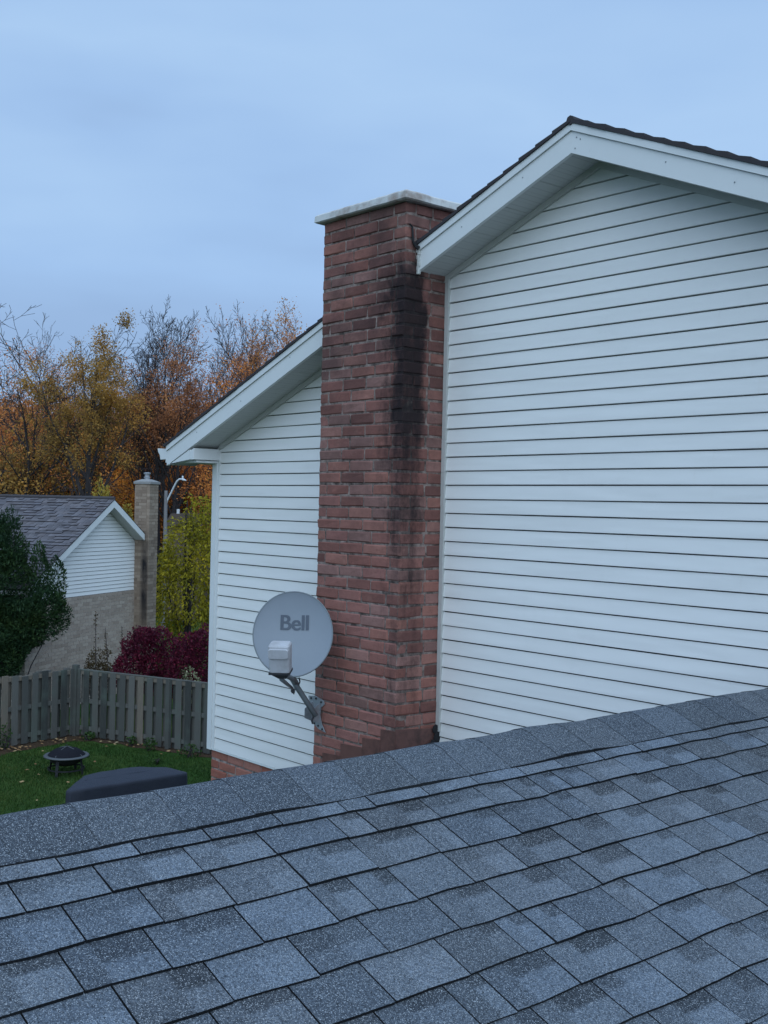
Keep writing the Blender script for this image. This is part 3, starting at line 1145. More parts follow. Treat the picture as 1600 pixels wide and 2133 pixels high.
# wall bracket: foot plate with two flared tabs
mb = MB()
by = CY - .012
def bk(px, pz):
    return Vector((px, by, pz))
plate = [(-6.985, -1.465), (-6.90, -1.455), (-6.795, -1.478), (-6.785, -1.505), (-6.825, -1.535), (-6.835, -1.60), (-6.815, -1.655), (-6.765, -1.715), (-6.85, -1.700), (-6.92, -1.665), (-6.955, -1.60), (-6.965, -1.52)]
mb.prism([bk(a_, b_) for a_, b_ in plate], (0, .006, 0))
mb.prism([(-6.84, by, -1.50), (-6.84, by - .075, -1.55), (-6.84, by - .075, -1.62), (-6.84, by, -1.655)], (.004, 0, 0))
mb.prism([(-6.93, by, -1.50), (-6.93, by - .075, -1.55), (-6.93, by - .075, -1.62), (-6.93, by, -1.655)], (.004, 0, 0))
br = mb.build('wall_bracket', M_STEEL, dish)
for bx, bz in ((-6.945, -1.478), (-6.885, -1.472), (-6.82, -1.492), (-6.90, -1.665), (-6.80, -1.695), (-6.85, -1.675)):
    mb = MB()
    mb.lathe([(.0085, 0), (.0085, .006), (0, .007)], (bx, by, bz), 8, (Vector((1, 0, 0)), Vector((0, 0, 1)), Vector((0, -1, 0))))
    mb.build('bolt', M_BLACKP, br)

# ------------------------------------------------------------------ wooden fence
mf, tf_, bf = new_mat('weathered fence wood', .9, .12)
gI = N(tf_, 'ShaderNodeNewGeometry')
c_ = ramp(tf_, gI.outputs['Random Per Island'], [(0, (.045, .047, .044)), (.4, (.10, .098, .089)), (.75, (.15, .142, .127)), (1, (.205, .16, .12))])
nn = noisen(tf_, 7, 6, .7, stretch=(6, 6, .6))
c_ = mixc(tf_, mrange(tf_, nn, .4, .75, 0, .6), c_, (.085, .09, .08))
nn2 = noisen(tf_, 1.7, 4, .6)
c_ = mixc(tf_, mrange(tf_, nn2, .5, .7, 0, .55), c_, (.11, .14, .115))
tf_.links.new(c_, bf.inputs['Base Color'])
bump(tf_, bf, noisen(tf_, 40, 4, .6, stretch=(1, 1, .06)), .6, .008)
M_FENCE = mf
FC = Vector((-23.42, 11.42, G))
fence = thing('wooden_fence', 'weathered grey board-on-board wooden fence turning a corner behind the lawn', 'fence', FC)
FH = 1.5


def fence_run(P0, P1, side, n_bay, odd=None):
    d = (P1 - P0)
    L = d.length
    d.normalize()
    nrm = Vector((-d.y, d.x, 0)) * side      # towards the lawn
    pitch = .250
    n = int(L / pitch)
    per = max(1, n // n_bay)
    for b0 in range(0, n, per):
        mb = MB()
        for i in range(b0, min(b0 + per, n)):
            for lay in (0, 1):
                u = (i + .5 * lay) * pitch + .09 + rnd.uniform(-.008, .008)
                wd = (.154 if lay == 0 else .175) + rnd.uniform(-.006, .006)
                hh_ = FH - .055 + (rnd.uniform(-.02, .012) if side < 0 else rnd.uniform(-.015, .055))
                tilt = rnd.uniform(-.006, .006)
                c = P0 + d * u + nrm * (.032 if lay == 0 else -.045) + Vector((0, 0, .03 + hh_ / 2))
                mb.cbox(c, d * (wd / 2), nrm * .010, Vector((0, 0, hh_ / 2)) + d * tilt, .004, rnd, .002)
        mb.build('board_panel', M_FENCE, fence)
    mb = MB()
    for zz, hz in ((.20, .045), (.80, .045), (FH - .08, .045)):
        mb.obox(P0 + d * (L / 2) + Vector((0, 0, zz)), d * (L / 2), nrm * .020, Vector((0, 0, hz)))
    mb.build('rail', M_FENCE, fence)
    mb = MB()
    mb.obox(P0 + d * (L / 2) + Vector((0, 0, FH - .022)), d * (L / 2), nrm * .03, Vector((0, 0, .012)))
    if side < 0:
        mb.build('top_cap', M_FENCE, fence)
    return d, nrm


PR = FC + Vector((.927, .374, 0)) * 7.2
PL = FC + Vector((.217, -.976, 0)) * 6.6
dR, nR_ = fence_run(FC, PR, -1, 3)
dL, nL_ = fence_run(FC, PL, 1, 3)
for p, h_, wd in ((FC + Vector((.03, -.02, 0)), FH + .075, .062), (FC + dR * 2.56, FH - .01, .05), (FC + dL * 2.5, FH - .02, .05), (FC + dL * 5.0, FH - .02, .05), (FC + dR * 5.1, FH - .02, .05)):
    mb = MB()
    mb.cbox(p + Vector((0, 0, h_ / 2)), dR * wd, nR_ * wd, Vector((0, 0, h_ / 2)), .006, rnd, .002)
    mb.build('fence_post', M_FENCE, fence)

# bare soil along the fence foot
ms, ts, bs = new_mat('bare soil', .95, .1)
c_ = mixc(ts, noisen(ts, 11, 6, .7), (.035, .024, .017), (.12, .075, .045))
ts.links.new(c_, bs.inputs['Base Color'])
bump(ts, bs, noisen(ts, 18, 6, .7), 1, .05)
mb = MB()
left, right = [], []
path = [PL + dL * 0, FC + dL * 4, FC + dL * 2, FC + dL * .8, FC + dL * .3 + dR * .3, FC + dR * .8, FC + dR * 2, FC + dR * 3.4, FC + dR * 5]
fine = []
for i in range(len(path) - 1):
    for k_ in range(8):
        fine.append(path[i].lerp(path[i + 1], k_ / 8))
inner = FC + Vector((.75, -.55, 0)) * 3
cen = FC + dL * 3 + dR * 3
for i, p in enumerate(fine):
    to = (cen - p)
    to.z = 0
    to.normalize()
    wd = .38 + .22 * noise.noise(Vector((i * .31, 2, 0))) + (.12 if i < 30 else -.12)
    left.append((p.x - to.x * .6, p.y - to.y * .6, G + .006))
    right.append((p.x + to.x * wd, p.y + to.y * wd, G + .006))
n = len(fine)
mb.add(left + right, [(i, i + 1, n + i + 1, n + i) for i in range(n - 1)])
o = mb.build('soil_strip', ms)
o['kind'] = 'structure'

# ------------------------------------------------------------------ grass, fallen leaves
mb = MB()
rg = random.Random(11)
for i in range(42000):
    p = pos(rg.uniform(-30, 470), 0)
    dd = rg.uniform(16.0, 25.6)
    q = pos(rg.uniform(-40, 470), dd)
    if (q - FC).dot(dR.cross(Vector((0, 0, 1)))) < .25 or False:
        pass
    h_ = rg.uniform(.03, .075)
    wd = rg.uniform(.006, .012)
    a = rg.uniform(0, 6.283)
    dx, dy = math.cos(a) * wd, math.sin(a) * wd
    lx, ly = rg.uniform(-.03, .03), rg.uniform(-.03, .03)
    # keep on the lawn side of both fence runs
    v = q - FC
    if v.x * nR_.x + v.y * nR_.y < .45 or v.x * nL_.x + v.y * nL_.y < .55:
        continue
    mb.add([(q.x - dx, q.y - dy, G), (q.x + dx, q.y + dy, G), (q.x + lx, q.y + ly, G + h_)], [(0, 1, 2)])
M_GRASS = mat_leaf('grass blades', [(0, (.016, .045, .010)), (.5, (.040, .090, .018)), (1, (.095, .135, .030))], .2, .5, .7)
o = mb.build('grass', M_GRASS)
o['kind'] = 'stuff'
o['label'] = 'short dark green grass growing on the back lawn'
o['category'] = 'grass'
mb = MB()
for i in range(95):
    if i < 22:
        q = pos(rg.uniform(0, 430), rg.uniform(18.0, 24.0))
    else:
        rr = rg.random()
        q = (FC + dL * rg.uniform(.2, 4) + nL_ * rg.uniform(.08, .6)) if rr < .75 else (FC + dR * rg.uniform(.2, 3.3) + nR_ * rg.uniform(.08, .4))
    v = q - FC
    if v.x * nR_.x + v.y * nR_.y < .05 or v.x * nL_.x + v.y * nL_.y < .05:
        continue
    s_ = rg.uniform(.03, .055)
    a = rg.uniform(0, 6.28)
    A = Vector((math.cos(a), math.sin(a), rg.uniform(-.3, .3))) * s_
    B = Vector((-math.sin(a), math.cos(a), rg.uniform(-.3, .3))) * s_ * .8
    c = Vector((q.x, q.y, G + .05))
    mb.add([c - A, c + B * .9, c + A, c - B * .9, c + Vector((0, 0, .015))], [(0, 1, 4), (1, 2, 4), (2, 3, 4), (3, 0, 4)])
o = mb.build('fallen_leaves', mat_leaf('fallen leaves', [(0, (.18, .09, .04)), (.5, (.35, .2, .09)), (.85, (.42, .30, .15)), (1, (.65, .58, .42))], .1, .2))
o['kind'] = 'stuff'
o['label'] = 'dry fallen leaves scattered on lawn and along the fence'
o['category'] = 'leaves'

# ------------------------------------------------------------------ fire pit
M_IRON = mat_plain('black iron', (.022, .022, .025), .55, .3, 15)
M_RIM = mat_plain('dull steel rim', (.10, .105, .11), .5, .2, 20, metal=.3)
mm, tm_, bm_ = new_mat('spark screen mesh', .85, .08)
vv_ = N(tm_, 'ShaderNodeTexChecker')
vv_.inputs['Scale'].default_value = 60
tm_.links.new(objcoord(tm_), vv_.inputs['Vector'])
tm_.links.new(mixc(tm_, noisen(tm_, 90, 2), (.006, .006, .009), (.022, .022, .028)), bm_.inputs['Base Color'])
FP = Vector((-20.22, 9.70, G))
pit = thing('fire_pit', 'round black steel fire pit with domed spark screen standing on the lawn', 'fire pit', FP)
rim_z = .35
mb = MB()
mb.lathe([(.40, rim_z), (.345, rim_z), (.33, rim_z - .03), (.28, rim_z - .11), (.17, rim_z - .17), (0, rim_z - .19)], FP, 40)
mb.build('bowl', M_IRON, pit, smooth=True)
mb = MB()
mb.lathe([(.33, rim_z + .004), (.335, rim_z + .02), (.405, rim_z + .022), (.425, rim_z + .006), (.42, rim_z - .012), (.38, rim_z - .004), (.33, rim_z + .004)], FP, 48)
mb.build('rim', M_RIM, pit, smooth=True)
mb = MB()
mb.lathe([(.345, rim_z + .024), (.30, rim_z + .07), (.21, rim_z + .125), (.10, rim_z + .155), (.0, rim_z + .165)], FP, 36)
lid = mb.build('spark_screen', mm, pit, smooth=True)
mb = MB()
for a in (.5, .5 + math.pi / 2):
    pts = []
    for t in [i / 10 - .5 for i in range(11)]:
        r = t * .69
        h_ = rim_z + .17 - .145 * (abs(t) * 2) ** 1.8
        pts.append(FP + Vector((math.cos(a) * r, math.sin(a) * r, h_)))
    mb.tube(pts, .008, 6)
mb.build('band', M_RIM, lid)
mb = MB()
mb.tube([FP + Vector((-.045, .0, rim_z + .165)), FP + Vector((-.04, 0, rim_z + .20)), FP + Vector((.04, 0, rim_z + .20)), FP + Vector((.045, 0, rim_z + .165))], .007, 6)
mb.build('handle', M_IRON, lid)
for i in range(4):
    a = .6 + i * math.pi / 2
    e = Vector((math.cos(a), math.sin(a), 0))
    f = Vector((-e.y, e.x, 0))
    mb = MB()
    mb.prism([FP + e * .30 - f * .035 + Vector((0, 0, rim_z - .03)), FP + e * .30 + f * .035 + Vector((0, 0, rim_z - .03)), FP + e * .345 + f * .025, FP + e * .345 - f * .025], e * .012)
    mb.build('leg', M_IRON, pit)
mb = MB()
mb.lathe([(.33, .10), (.345, .10), (.345, .125), (.33, .125), (.33, .10)], FP, 36)
mb.build('leg_ring', M_IRON, pit)

# ------------------------------------------------------------------ covered furniture on the lawn
mcv, tcv, bcv = new_mat('navy cover fabric', .62, .3)
c_ = mixc(tcv, noisen(tcv, 3, 5, .6), (.018, .022, .034), (.032, .036, .052))
tcv.links.new(c_, bcv.inputs['Base Color'])
bump(tcv, bcv, mathn(tcv, 'ADD', mathn(tcv, 'MULTIPLY', noisen(tcv, 4, 3, .5, stretch=(1, 1, .35)), 2), noisen(tcv, 250, 2)), .35, .02)
CV = Vector((-15.95, 8.52, G))
cov = thing('covered_furniture', 'low patio furniture under a dark navy fabric cover beyond the roof ridge', 'furniture cover', CV)
mb = MB()
nxs, nys = 18, 40
xa, xb, ya, yb = -16.45, -15.56, 7.50, 9.56
def cov_pt(fx, fy, top):
    x = xa + (xb - xa) * fx
    y = ya + (yb - ya) * fy
    return x, y
vs, fs = [], []
nn_ = 34
outl = []
for px_, py_ in ((xb, ya + .05), (xb, yb - .05), (xb - .06, yb), (xa + .35, yb - .10), (xa + .05, yb - .42), (xa, ya + .95), (xa + .10, ya + .62), (xb - .08, ya)):
    outl.append((px_, py_))
ring0 = []
m_ = len(outl)
for i in range(m_):
    p, q = Vector((*outl[i], 0)), Vector((*outl[(i + 1) % m_], 0))
    for k_ in range(8):
        ring0.append(p.lerp(q, k_ / 8))
cxy = Vector((sum(p.x for p in ring0) / len(ring0), sum(p.y for p in ring0) / len(ring0), 0))
lev = [(0.0, -.02), (.12, -.012), (.45, -.004), (.83, .003), (.862, .008), (.878, .02), (.887, .05), (.893, .11), (.90, .2), (.905, .36), (.906, .44)]
hx_, hy_ = (xb - xa) / 2, (yb - ya) / 2
for h_, ins in lev:
    for p in ring0:
        d_ = (p - cxy)
        fold = 1 + .012 * noise.noise(Vector((p.x * 5, p.y * 5, h_ * 1.5))) * (1.2 - h_)
        q = cxy + Vector((d_.x * (1 - min(ins / hx_, .98)), d_.y * (1 - min(ins / hy_, .98)), 0)) * fold
        vs.append((q.x, q.y, G + h_ + .05 + (.014 * noise.noise(Vector((q.x * 2.2, q.y * 2.2, 9))) if h_ > .3 else 0)))
nr0 = len(ring0)
mb.add(vs, [(i * nr0 + k_, i * nr0 + (k_ + 1) % nr0, (i + 1) * nr0 + (k_ + 1) % nr0, (i + 1) * nr0 + k_) for i in range(len(lev) - 1) for k_ in range(nr0)] + [tuple(range((len(lev) - 1) * nr0, len(lev) * nr0))])
mb.build('cover', mcv, cov, smooth=True)
mb = MB()
pts = []
for p in ring0 + [ring0[0]]:
    d_ = (p - cxy)
    q = cxy + d_ * 1.012
    pts.append((q.x, q.y, G + .10))
mb.tube(pts, .012, 5, cap=False)
mb.build('hem', mcv, cov)

# ------------------------------------------------------------------ neighbour's house
NA = Vector((-26.678, 12.732, 0))
NW = Vector((-.5177, .8555, 0)).normalized()       # along the gable wall, away from us
NN = Vector((.8555, .5177, 0)).normalized()        # out of the gable wall
nb_ = thing('neighbour_house', "neighbour's bungalow with tan brick, white gable siding and brown shingle roof", 'house', NA + NW * 1.6 - NN * 5 + Vector((0, 0, G)))
UA, ZA, NS = 1.60, .03, .575
HALF = 3.75
HR = 2.02                                  # the right rake dies into the chimney
ULo, URo = UA - HALF, UA + HALF
DEP = 13.0


def npt(u, o, z):
    return NA + NW * u + NN * o + Vector((0, 0, z))


def nz_(u):
    return ZA - NS * abs(u - UA)


WU0, WU1 = UA - 3.35, UA + 2.25
mb = MB()
zb = -2.43
while zb < nz_(UA) - .15:
    zt = zb + .1016
    top = -.20
    h0 = min(3.33, (ZA - .17 - zb) / NS)
    h1 = max(0.02, min(3.33, (ZA - .17 - zt) / NS))
    q0, q1 = min(h0, 1.63), min(h1, 1.63)
    if h0 <= 0:
        break
    mb.add([npt(UA - h0, .0, zb), npt(UA + q0, .0, zb), npt(UA - h0, .018, zb + .001), npt(UA + q0, .018, zb + .001), npt(UA - h1, .002, zt - .010), npt(UA + q1, .002, zt - .010), npt(UA - h1, -.015, zt - .009), npt(UA + q1, -.015, zt - .009)],
           [(0, 1, 3, 2), (2, 3, 5, 4), (4, 5, 7, 6)])
    zb += .1016
mb.build('gable_siding', M_SIDING, nb_)
mb = MB()
mb.prism([npt(WU0, -.02, -2.45), npt(WU1, -.02, -2.45), npt(WU1, -.02, nz_(WU1) - .10), npt(UA, -.02, ZA - .12), npt(WU0, -.02, nz_(WU0) - .10)], -NN * (DEP - .5))
mb.build('side_wall', mat_plain('brown wall', (.13, .10, .085), .9, .15, 3), nb_)
# tan brick wall
mb = MB()
z = -2.44 - .0868
row = 0
while z > G - .09:
    lens = [.135 if row % 2 else .27]
    while sum(lens) < 5.4:
        lens.append(.27)
    o0 = npt(WU0, .035, 0)
    u = 0
    for ln in lens:
        c = npt(WU0 + u + ln / 2, .035 - .045 + rnd.uniform(-.002, .002), z + .0434)
        mb.obox(c, NW * ((ln - .011) / 2), NN * .045, Vector((0, 0, (.0868 - .011) / 2)))
        u += ln
    z -= .0868
    row += 1
mb.build('brick_wall', M_TAN, nb_)
mb = MB()
mb.prism([npt(WU0, .027, G), npt(WU1, .027, G), npt(WU1, .027, -2.44), npt(WU0, .027, -2.44)], -NN * (DEP - .4))
mb.build('mortar', M_TANMORT, nb_)
# roof
mb = MB()
rn = random.Random(21)
nh = math.hypot(1, NS)
OH = .32
for sg in (-1, 1):
    d_ = (NW * sg + Vector((0, 0, -NS))) / nh
    nn3 = (NW * sg * NS + Vector((0, 0, 1))) / nh
    O_ = npt(UA, OH + .02, ZA + .032)
    ee = .140
    shingle_field(mb, O_ if sg < 0 else npt(UA, -.02, ZA + .032), -NN, d_, nn3, DEP - (0 if sg < 0 else .4), [i * ee for i in range(int((HALF if sg < 0 else 2.9) * nh / ee) + 1)], ee, rn, .15, .26, th=.0155, simple=True, tone0=(.55, .85))
mb.build('roof_shingles', M_SHING_DK, nb_)
mb = MB()
for sg in (-1, 1):
    hf = HALF if sg < 0 else 1.61
    mb.prism([npt(UA, OH, ZA + .03), npt(UA + sg * hf, OH, ZA + .03 - NS * hf), npt(UA + sg * hf, OH, ZA - .0 - NS * hf), npt(UA, OH, ZA)], -NN * DEP)
mb.prism([npt(UA + 1.6, 0.05, ZA + .028 - NS * 1.6), npt(UA + 2.85, .05, ZA + .028 - NS * 2.85), npt(UA + 2.85, .05, ZA - .12 - NS * 2.85), npt(UA + 1.6, .05, ZA - .12 - NS * 1.6)], -NN * (DEP - .4))
mb.build('roof_deck', M_DECK, nb_)
mb = MB()
n_c = 40
for i in range(n_c):
    o_ = OH - i * DEP / n_c
    mb.tube([npt(UA, o_, ZA + .052 + rn.uniform(-.004, .004)), npt(UA, o_ - DEP / n_c, ZA + .046)], .05, 8)
mb.c = [.35] * len(mb.v)
mb.build('ridge_cap', M_SHING_DK, nb_)
for sg in (-1, 1):
    mb = MB()
    hf = HALF if sg < 0 else 1.60
    mb.prism([npt(UA, OH - .02, ZA), npt(UA + sg * hf, OH - .02, ZA - NS * hf), npt(UA + sg * hf, OH - .02, ZA - .17 - NS * hf), npt(UA, OH - .02, ZA - .19)], NN * .025)
    mb.build('fascia', M_TRIM, nb_)
mb = MB()
for sg in (-1, 1):
    hf = HALF if sg < 0 else 1.60
    mb.prism([npt(UA, 0, ZA - .165), npt(UA + sg * hf, 0, ZA - .165 - NS * hf), npt(UA + sg * hf, 0, ZA - .15 - NS * hf), npt(UA, 0, ZA - .15)], NN * (OH - .022))
mb.build('soffit', M_SOFFIT, nb_)
mb = MB()
for sg in (-1,):
    u_ = UA + sg * (HALF + .045)
    mb.obox(npt(u_, OH - DEP / 2, ZA - NS * HALF - .05), NW * .05, NN * DEP / 2, Vector((0, 0, .045)))
mb.build('gutter', M_TRIM, nb_)
# tan chimney on the gable wall
C0, C1, CD = 3.21, 3.69, .45
mt_, tt_, bt_ = new_mat('tan chimney brick', .9, .12)
gI = N(tt_, 'ShaderNodeNewGeometry')
c_ = ramp(tt_, gI.outputs['Random Per Island'], [(0, (.23, .172, .13)), (.5, (.30, .23, .175)), (1, (.37, .29, .225))])
spz = N(tt_, 'ShaderNodeSeparateXYZ')
tt_.links.new(objcoord(tt_), spz.inputs[0])
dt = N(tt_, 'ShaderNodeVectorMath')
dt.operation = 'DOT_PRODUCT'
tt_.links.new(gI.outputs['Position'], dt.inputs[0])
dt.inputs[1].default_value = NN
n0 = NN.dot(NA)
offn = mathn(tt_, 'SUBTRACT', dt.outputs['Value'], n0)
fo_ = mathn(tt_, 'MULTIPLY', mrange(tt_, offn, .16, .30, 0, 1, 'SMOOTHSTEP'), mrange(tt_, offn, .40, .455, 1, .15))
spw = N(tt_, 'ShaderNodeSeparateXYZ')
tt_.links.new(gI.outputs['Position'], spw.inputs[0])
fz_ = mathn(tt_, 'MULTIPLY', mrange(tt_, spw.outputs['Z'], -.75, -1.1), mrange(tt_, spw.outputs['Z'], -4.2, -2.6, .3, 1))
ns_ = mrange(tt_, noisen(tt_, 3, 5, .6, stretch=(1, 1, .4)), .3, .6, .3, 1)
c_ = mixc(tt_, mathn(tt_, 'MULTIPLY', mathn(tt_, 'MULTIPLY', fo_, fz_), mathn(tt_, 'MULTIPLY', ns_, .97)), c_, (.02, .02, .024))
tt_.links.new(c_, bt_.inputs['Base Color'])
mb = MB()
z = .50 - .0868
row = 0
while z > G - .09:
    if row % 2:
        fr, sd_ = [.27, C1 - C0 - .27], [.15, .2]
        f0, s0 = 0, 0
    else:
        fr, sd_ = [.14, .20, C1 - C0 - .34], [.25, .1]
        f0, s0 = 0, 0
    u = 0
    for ln in fr:
        mb.obox(npt(C0 + u + ln / 2, CD - .045 + rnd.uniform(-.002, .002), z + .0434), NW * ((ln - .012) / 2), NN * .045, Vector((0, 0, .0374)))
        u += ln
    u = 0
    for ln in sd_:
        for uu in (C0 + .044, C1 - .044):
            mb.obox(npt(uu + rnd.uniform(-.002, .002), CD - .092 - u - ln / 2 + .0, z + .0434), NW * .045, NN * ((ln - .012) / 2), Vector((0, 0, .0374)))
        u += ln
    z -= .0868
    row += 1
nch = mb.build('chimney', mt_, nb_)
mb = MB()
mb.prism([npt(C0 + .009, CD - .01, G), npt(C1 - .009, CD - .01, G), npt(C1 - .009, CD - .01, .50), npt(C0 + .009, CD - .01, .50)], -NN * .46)
mb.build('mortar', mt_, nch)
mb = MB()
mb.prism([npt(C0 - .035, CD + .035, .50), npt(C1 + .035, CD + .035, .50), npt(C1 + .035, CD + .035, .565), npt(C0 - .035, CD + .035, .565)], -NN * .53)
mb.add([npt(C0 - .03, CD + .03, .565), npt(C1 + .03, CD + .03, .565), npt(C1 + .03, CD - .49, .565), npt(C0 - .03, CD - .49, .565), npt(C0 + .14, CD - .13, .635), npt(C1 - .14, CD - .13, .635), npt(C1 - .14, CD - .33, .635), npt(C0 + .14, CD - .33, .635)],
       [(0, 1, 5, 4), (1, 2, 6, 5), (2, 3, 7, 6), (3, 0, 4, 7), (4, 5, 6, 7)])
mb.build('chimney_cap', mat_plain('old concrete', (.27, .265, .255), .9, .2, 9, bumpy=.3), nch)
mb = MB()
fp_ = npt((C0 + C1) / 2, CD - .23, .625)
mb.lathe([(.075, 0), (.075, .05), (.09, .055), (.09, .075), (.065, .08), (.065, .15), (.095, .155), (.10, .185), (.05, .20), (0, .202)], fp_, 20)
mb.build('flue', M_STEEL, nch, smooth=False)

# ------------------------------------------------------------------ trees and plants
class Leafs:
    """a crown: many small leaf faces"""

    def __init__(s):
        s.v, s.f = [], []

    def leaf(s, p, size, rg, asp=.62, up=None):
        a = Vector((rg.gauss(0, 1), rg.gauss(0, 1), rg.gauss(0, 1) * .8))
        if up is not None:
            a = a * .5 + up
        a.normalize()
        b = a.orthogonal().normalized()
        b = (b * math.cos(rg.uniform(0, 6.28)) + a.cross(b) * math.sin(rg.uniform(0, 6.28)))
        k = len(s.v)
        a = a * size * .5
        b = b * size * .5 * asp
        s.v += [tuple(p - a), tuple(p + b * .9 - a * .1), tuple(p + a), tuple(p - b * .9 + a * .1)]
        s.f.append((k, k + 1, k + 2, k + 3))

    def mb(s):
        m = MB()
        m.v, m.f = s.v, s.f
        return m


M_BARK = mat_plain('dark grey bark', (.048, .041, .042), .95, .4, 3, bumpy=.5)
M_BARK2 = mat_plain('twig bark', (.075, .062, .062), .95, .3, 3)


def grow(mb, anchors, rg, P, D, L, R, lvl, pr):
    mx_ = pr['levels']
    nseg = (10, 7, 5, 3, 2)[lvl]
    pts, rad, dirs = [P.copy()], [R], [D.copy()]
    p, d = P.copy(), D.copy()
    wan, tro = pr['wander'][lvl], pr['up'][lvl]
    endr = (.12, .25, .3, .45, .5)[lvl]
    for i in range(nseg):
        d = d + Vector((rg.gauss(0, wan), rg.gauss(0, wan), rg.gauss(0, wan) * .6 + tro))
        d.normalize()
        p = p + d * (L / nseg)
        pts.append(p.copy())
        dirs.append(d.copy())
        rad.append(max(R * (1 - (1 - endr) * (i + 1) / nseg), pr.get('rmin', .008)))
    mb.tube(pts, rad, (8, 5, 4, 3, 3)[lvl], cap=False)
    if lvl >= mx_ - 1:
        anchors.append((pts[-1], dirs[-1]))
        anchors.append((pts[len(pts) // 2], dirs[-1]))
    if lvl >= mx_:
        return
    n = pr['n'][lvl]
    t0 = pr['t0'][lvl]
    az = rg.uniform(0, 6.28)
    for k in range(n):
        t = t0 + (pr.get('tmax', 1) - t0) * ((k + rg.uniform(0, .9)) / n)
        fi = t * nseg
        i = min(int(fi), nseg - 1)
        q = pts[i].lerp(pts[i + 1], fi - i)
        dd = dirs[i]
        az += 2.4 + rg.uniform(-.5, .5)
        ang = math.radians(rg.uniform(*pr['ang'][lvl]))
        o1 = dd.orthogonal().normalized()
        o2 = dd.cross(o1)
        side = o1 * math.cos(az) + o2 * math.sin(az)
        nd = (dd * math.cos(ang) + side * math.sin(ang)).normalized()
        ll = pr['len'][lvl] * L * (1 - pr.get('short', .55) * (t - t0) / (1 - t0 + 1e-6)) * rg.uniform(.75, 1.15)
        rr = rad[i] * pr['rr'][lvl] * rg.uniform(.8, 1.1)
        grow(mb, anchors, rg, q, nd, ll, max(rr, pr.get('rmin', .008)), lvl + 1, pr)


PR_MAPLE = dict(levels=4, htr=.84, tmax=.95, short=.22, wander=(.05, .08, .13, .18, .22), up=(.02, .06, .05, .03, .03), n=(12, 6, 4, 2), t0=(.36, .25, .15, .2), ang=((20, 44), (22, 46), (24, 50), (22, 52)), len=(.48, .44, .48, .60), rr=(.52, .52, .52, .6), rmin=.010)
PR_BARE = dict(levels=4, htr=.88, tmax=.95, short=.30, wander=(.035, .06, .10, .14, .18), up=(.02, .08, .07, .05, .04), n=(13, 6, 5, 3), t0=(.34, .25, .15, .2), ang=((16, 34), (18, 38), (22, 44), (22, 48)), len=(.38, .44, .50, .62), rr=(.45, .5, .52, .6), rmin=.010)
PR_WIDE = dict(levels=4, htr=.78, tmax=.95, short=.20, wander=(.06, .09, .14, .18, .22), up=(.01, .04, .03, .03, .02), n=(12, 6, 4, 3), t0=(.34, .25, .15, .2), ang=((26, 56), (24, 50), (24, 54), (24, 56)), len=(.56, .44, .46, .60), rr=(.55, .52, .52, .6), rmin=.010)
PR_BUSH = dict(levels=3, wander=(.10, .14, .2, .25), up=(.02, .04, .03, .02), n=(14, 6, 4), t0=(.10, .2, .2), ang=((30, 65), (25, 60), (25, 60)), len=(.55, .5, .5), rr=(.5, .55, .6), rmin=.010)


def make_tree(name, label, cat, base, H, R, params, leafmat, n_leaf, leaf_size, seed, spread=.5, lean=(0, 0), group=None, stems=1, mask=None, bark=None, asp=.65, wide=1.0):
    rg = random.Random(seed)
    root = thing(name, label, cat, base, group)
    mb = MB()
    anchors = []
    for s_ in range(stems):
        a = rg.uniform(0, 6.28)
        k = 0 if stems == 1 else .16
        D = Vector((lean[0] + math.cos(a) * k, lean[1] + math.sin(a) * k, 1)).normalized()
        P = Vector(base) + Vector((math.cos(a), math.sin(a), 0)) * (0 if stems == 1 else R * 1.1) + Vector((0, 0, -.25))
        grow(mb, anchors, rg, P, D, H * params.get('htr', 1) * (1 if s_ == 0 else rg.uniform(.75, .95)), R * (1 if stems == 1 else .75), 0, params)
    top_ = max(v[2] for v in mb.v) - base[2]
    kz = H / top_                           # bring the grown tree to its height
    bx_, by_, bz_ = base
    mb.v = [(bx_ + (x - bx_) * kz * wide, by_ + (y - by_) * kz * wide, bz_ + (z - bz_) * kz) for x, y, z in mb.v]
    anchors = [(Vector((bx_ + (p.x - bx_) * kz * wide, by_ + (p.y - by_) * kz * wide, bz_ + (p.z - bz_) * kz)), d) for p, d in anchors]
    mb.build('trunk', bark or M_BARK, root)
    if n_leaf:
        lf = Leafs()
        bz = base[2]
        ok = []
        for p, d in anchors:
            t = (p.z - bz) / H
            if mask is None or mask(p, t, rg):
                ok.append((p, d))
        if ok:
            off = rg.uniform(0, 50)
            cl = [(p, d) for p, d in ok if noise.noise(p * 1.15 + Vector((off, 0, 0))) > -.02] or ok
            for i in range(n_leaf):
                p, d = cl[rg.randrange(len(cl))]
                q = p + Vector((rg.gauss(0, 1), rg.gauss(0, 1), rg.gauss(0, .85))) * spread
                lf.leaf(q, leaf_size * rg.uniform(.6, 1.35), rg, asp)
            lf.mb().build('crown', leafmat, root)
    return root


